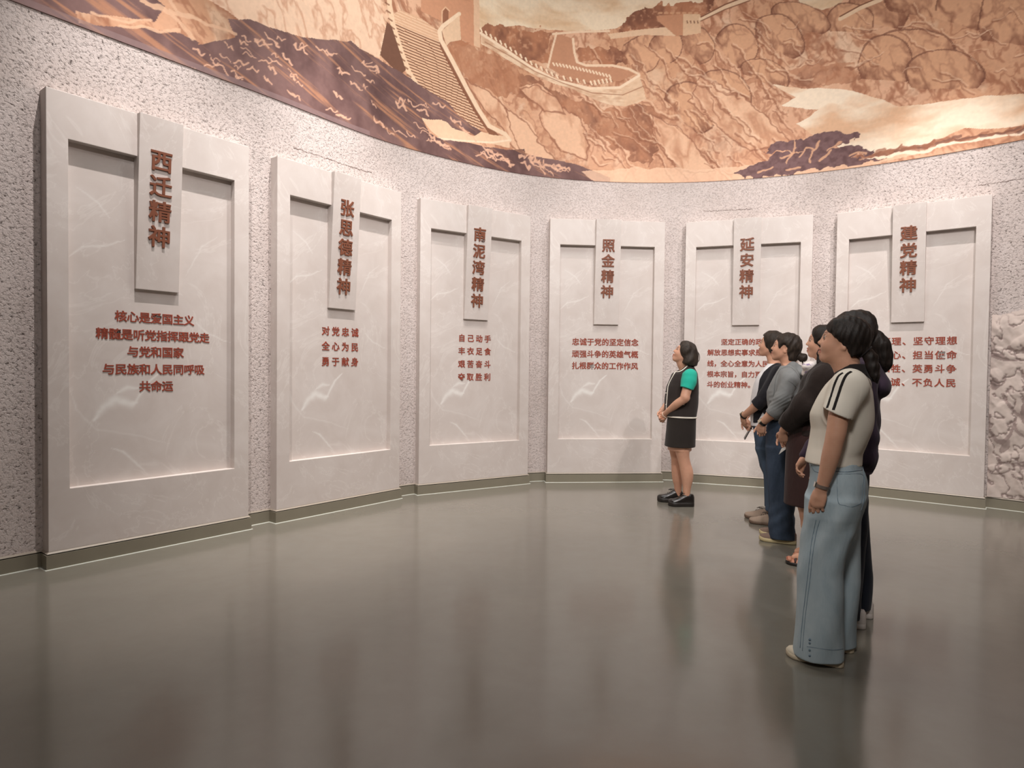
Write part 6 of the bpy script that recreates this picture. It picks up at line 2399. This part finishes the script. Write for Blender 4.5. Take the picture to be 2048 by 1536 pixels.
# ---- D: purple hooded jacket and high ponytail, behind the nearest woman
def fig_jacket():
    x, y = floor_pt(1690, 1238)
    p = Fig(x, y, 31, 'woman with long ponytail in purple hooded jacket and dark trousers, behind the striped tee')
    K = p.k
    torso = p.rows([(716, 1704, 1738, 0, .075), (728, 1690, 1748, 0, .13), (745, 1672, 1756, 0, .165), (765, 1658, 1760, 0, .175), (792, 1650, 1762, 0, .178), (830, 1645, 1761.5, 0, .175), (870, 1642, 1759.5, 0, .175),
                    (896, 1641, 1755, 0, .18), (920, 1640, 1751, 0, .182), (945, 1640, 1745, 0, .18), (961, 1642, 1738, 0, .175)])
    hip = p.rows([(935, 1650, 1738, 0, .165), (965, 1648, 1738, 0, .17), (990, 1650, 1735.5, 0, .17), (1015, 1660, 1730, 0, .15), (1040, 1680, 1712, 0, .09)])
    wf = K(1611, 912, -.10)
    hc, R, nb = body_base(p, (1659, 676), 8, .97, ((1716, 706), (1720, 722)), torso, hip, K(1698, 1100, 0)[0], [wf], zhi=1.74, xr=(-.28, .42))
    hf = hand_prims(wf, K(1599, 929, -.10) - wf, (-.8, .3, -.6), (.3, -.8, .4), .88, each=[(.45, .8, .5)] * 4, spread=.02, thumb=(.2, .3, .2))
    wn = K(1650, 930, .2)
    hn = hand_prims(wn, (.2, 0, -1), (-.2, -1, 0), (1, 0, 0), .92)
    arms(p, [((1722, 752, .17), .05), ((1715, 850, .21), .040), ((1650, 930, .2), .022)],
         [((1720, 752, -.17), .05), ((1690, 850, -.21), .040), ((1611, 912, -.10), .021)], hn, hf)
    p.finish_body()
    f = Field(axis(-.30, .40, .0062), axis(-.30, .30, .0064), axis(.78, 1.56, .0062))
    f.op(loft(torso, 2.3), 0)
    for sd in (1, -1):
        S_ = np.array([1, sd, 1])
        f.op(cone(K(1724, 740, .11) * S_, K(1722, 756, .165) * S_, .060, .072), .04)
        if sd > 0:
            f.op(cone(K(1722, 756, .165), K(1722, 870, .215), .072, .072), .04)
            f.op(cone(K(1722, 870, .215), K(1725, 920, .22), .070, .066), .03)
            f.op(cone(K(1725, 915, .22), K(1668, 928, .20), .062, .040), .03)
        else:
            f.op(cone(K(1722, 756, -.165), K(1690, 850, -.215), .070, .066), .04)
            f.op(cone(K(1690, 850, -.215), K(1628, 890, -.12), .062, .042), .03)
            f.op(cone(K(1632, 886, -.13), K(1611, 911, -.10), .042, .030), .02)
    # hood hanging down the back
    f.op(cone(K(1714, 722, .05), K(1738, 738, .05), .022, .040), .03)
    f.op(cone(K(1714, 722, -.05), K(1738, 738, -.05), .022, .040), .03)
    f.op(cone(K(1742, 742, 0), K(1758, 768, 0), .055, .050), .04)
    f.op(ell(K(1762, 774, 0), (.042, .095, .050)), .025)
    f.warp(lambda X, Y, Z: .0035 * np.sin(40 * X - 26 * Z + 16 * Y + 1.5 * np.sin(9 * Z)) + .005 * np.exp(-((Z - .82) / .08) ** 2) * np.sin(70 * Z + 60 * X))
    f.op(cone(nb + [0.02, 0, -.03], K(1712, 690, 0), .052, .070), .008, 'sub')
    f.cut(K(1642, 961, 0), (0, 0, -1), .01)
    link('jacket', f.mesh('jacket'), M_PURPLE, p.root)
    near = p.rows([(1000, 1652, 1735, .085, .09), (1050, 1654, 1736, .085, .088), (1100, 1655, 1730, .085, .088), (1150, 1655, 1727, .085, .088), (1200, 1655, 1724, .085, .09), (1236, 1655, 1723, .085, .09)])
    far = p.rows([(1000, 1660, 1737, -.09, .085), (1043, 1668, 1740, -.09, .085), (1100, 1676, 1743.5, -.09, .082), (1150, 1680, 1745.5, -.09, .082), (1203, 1682, 1744.5, -.09, .085), (1212, 1682, 1744, -.09, .085)])
    p.garment('trousers', [(loft(hip, 2.3), 0), (loft(near), .03), (loft(far), .03)], M_TROUSER, (-.30, .30), (-.22, .22), (.0, 1.0), .0066, warp=folds(30, 16, 12, .003),
              cuts=[((0, 0, .045), (0, 0, -1), .003), ((0, 0, hip[0][0]), (0, 0, 1), 0)])
    hp_ = p.poly([(1671, 632), (1676, 620), (1686, 613), (1700, 609.8), (1716, 608.8), (1732, 613), (1744, 623), (1752, 637), (1755, 652), (1752, 668), (1746, 682), (1736, 694), (1722, 704), (1708, 706), (1698, 698), (1692, 686), (1686, 672),
                  (1678, 660), (1672, 646)], .03)
    T = p.Th
    h = Field(axis(hc[0] - .32, hc[0] + .14, .0054), axis(-.13, .13, .0054), axis(hc[2] - .26, hc[2] + .16, .0054))
    h.op(both(ell(T((-.022, 0, .034)), P3((.135, .098, .112)), R), profile(hp_), .02), 0)
    q = [K(1746, 668, 0), K(1754, 676, 0), K(1761, 692, .01), K(1767, 712, .01), K(1769, 728, .01), K(1768, 741, .01)]
    for (a, ra), (b, rb) in zip(zip(q, (.022, .034, .046, .040, .034, .012)), zip(q[1:], (.034, .046, .040, .034, .012))):
        h.op(cone(a, b, ra, rb), .014)
    h.warp(lambda X, Y, Z: .0018 * np.sin(140 * Y + 60 * X) + .0016 * np.sin(170 * X + 30 * Z + 50 * Y))
    link('hair', h.mesh('hair'), M_HAIR, p.root)
    a = K(1732, 1249, .085)
    shoe_at(p.root, (a[0], .085), (a[0] + .25, .095), 'sneaker', (M_WHITESHOE, M_WHITESHOE), w=.096, h=.075, sole=.028)
    a = K(1747, 1224, -.09)
    shoe_at(p.root, (a[0], -.09), (a[0] + .25, -.10), 'sneaker', (M_WHITESHOE, M_WHITESHOE), w=.096, h=.075, sole=.028)
    return p


for make in (fig_cardigan, fig_hoodie, fig_dress, fig_jacket):
    make()

# ------------------------------------------------------------------ carved relief wall beyond the last plaque
def relief_panel():
    pts = offset_plan(back, 0.0, False)
    seg = np.hypot(*np.diff(pts, axis=0).T)
    S = np.r_[0, np.cumsum(seg)]
    # starts at the right edge of the last plaque and runs on round the wall
    px_, py_, t = PLQ[-1]
    ex, ey = px_ + PW / 2 * math.cos(t), py_ + PW / 2 * math.sin(t)
    i0 = int(np.argmin(np.hypot(pts[:, 0] - ex, pts[:, 1] - ey)))
    s0 = S[i0] + 0.005
    ss = np.arange(s0, s0 + 2.3, 0.0075)
    zz = np.arange(PB + 0.001, 2.02, 0.0075)
    n, m = len(ss), len(zz)
    X0, Y0 = np.interp(ss, S, pts[:, 0]), np.interp(ss, S, pts[:, 1])
    tg = np.stack([np.gradient(X0), np.gradient(Y0)], 1)
    tg /= np.linalg.norm(tg, axis=1)[:, None]
    nin = np.stack([tg[:, 1], -tg[:, 0]], 1)
    a, z = np.meshgrid(ss - s0, zz, indexing='ij')
    wa = a + .05 * (fbm(a * 5, z * 5, 3, 7) - .5)
    wz = z + .05 * (fbm(a * 5 + 9, z * 5, 3, 8) - .5)
    # draped cloth folds and worn rock
    h = .024 * (1 - np.abs(2 * fbm(wa * 5 + wz * 1.5, wz * 2.2, 4, 3) - 1)) ** 2
    h += .014 * fbm(wa * 12, wz * 9, 4, 13)
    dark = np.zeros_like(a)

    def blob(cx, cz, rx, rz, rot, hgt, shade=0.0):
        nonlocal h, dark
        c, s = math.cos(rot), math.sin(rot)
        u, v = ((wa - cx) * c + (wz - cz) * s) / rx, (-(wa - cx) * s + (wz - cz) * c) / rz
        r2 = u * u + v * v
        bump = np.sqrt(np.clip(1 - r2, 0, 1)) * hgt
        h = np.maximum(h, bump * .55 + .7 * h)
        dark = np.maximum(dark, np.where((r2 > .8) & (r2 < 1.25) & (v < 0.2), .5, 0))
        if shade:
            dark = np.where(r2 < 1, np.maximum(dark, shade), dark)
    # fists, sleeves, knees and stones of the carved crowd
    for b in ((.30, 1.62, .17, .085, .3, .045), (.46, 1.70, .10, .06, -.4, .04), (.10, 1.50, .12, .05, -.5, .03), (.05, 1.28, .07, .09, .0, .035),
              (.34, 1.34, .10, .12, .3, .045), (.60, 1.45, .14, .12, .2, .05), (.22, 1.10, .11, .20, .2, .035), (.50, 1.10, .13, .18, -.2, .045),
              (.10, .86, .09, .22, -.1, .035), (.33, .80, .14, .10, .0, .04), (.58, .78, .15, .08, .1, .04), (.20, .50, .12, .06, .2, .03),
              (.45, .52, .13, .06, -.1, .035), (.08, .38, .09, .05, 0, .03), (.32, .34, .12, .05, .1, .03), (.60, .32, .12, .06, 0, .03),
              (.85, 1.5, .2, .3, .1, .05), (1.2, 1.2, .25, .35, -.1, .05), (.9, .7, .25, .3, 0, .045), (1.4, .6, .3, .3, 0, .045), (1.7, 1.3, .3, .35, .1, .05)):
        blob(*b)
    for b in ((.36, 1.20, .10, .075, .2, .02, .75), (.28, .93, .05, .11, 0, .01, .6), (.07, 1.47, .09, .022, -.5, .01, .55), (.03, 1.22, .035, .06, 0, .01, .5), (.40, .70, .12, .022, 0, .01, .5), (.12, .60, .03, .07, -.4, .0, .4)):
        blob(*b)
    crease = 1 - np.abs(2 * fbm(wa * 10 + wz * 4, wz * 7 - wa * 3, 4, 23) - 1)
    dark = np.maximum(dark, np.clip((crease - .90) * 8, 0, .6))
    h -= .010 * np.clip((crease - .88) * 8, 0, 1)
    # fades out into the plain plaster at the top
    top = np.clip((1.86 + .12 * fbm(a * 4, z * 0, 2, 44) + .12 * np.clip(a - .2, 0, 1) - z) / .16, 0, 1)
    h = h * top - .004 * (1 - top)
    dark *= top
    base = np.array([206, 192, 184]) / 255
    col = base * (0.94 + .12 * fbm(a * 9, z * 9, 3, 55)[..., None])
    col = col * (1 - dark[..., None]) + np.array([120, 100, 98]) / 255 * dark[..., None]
    P = np.zeros((n, m, 3))
    P[..., 0] = X0[:, None] + nin[:, 0][:, None] * h
    P[..., 1] = Y0[:, None] + nin[:, 1][:, None] * h
    P[..., 2] = z
    idx = np.arange(n * m).reshape(n, m)
    F = np.stack([idx[:-1, :-1], idx[:-1, 1:], idx[1:, 1:], idx[1:, :-1]], -1).reshape(-1, 4)
    me = raw_mesh('carved_relief', P.reshape(-1, 3), F)
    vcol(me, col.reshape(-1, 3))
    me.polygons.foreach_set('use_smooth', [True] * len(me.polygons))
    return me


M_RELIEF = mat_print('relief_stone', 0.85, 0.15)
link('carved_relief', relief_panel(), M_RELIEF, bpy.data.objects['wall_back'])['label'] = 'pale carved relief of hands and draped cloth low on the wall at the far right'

# hairline joints in the plaster
def wall_pt(s_index, z, off=0.0015):
    q = offset_plan(back, off, False)
    i = int(s_index)
    f = s_index - i
    p_ = q[i] * (1 - f) + q[i + 1] * f
    return (p_[0], p_[1], z)


M_CRACK = mat_flat('plaster_crack', rgb(120, 100, 92), 0.9, 0.1)
rc = random.Random(4)
for (px0, px1, zc) in ((-1.9, -1.35, 3.17), (2.2, 2.75, 3.17), (4.55, 5.2, 3.15)):
    q = [i for i in range(len(back)) if px0 <= back[i][0] <= px1 and back[i][1] > 2]
    pts = []
    for j in range(len(q) * 3):
        s_ = q[0] + (len(q) - 1.01) * j / (len(q) * 3 - 1)
        pts.append(wall_pt(s_, zc + rc.uniform(-.006, .006)))
    o = tube('plaster_crack', pts, [rc.uniform(.0005, .0022) for _ in pts], M_CRACK, bpy.data.objects['wall_back'], 5)
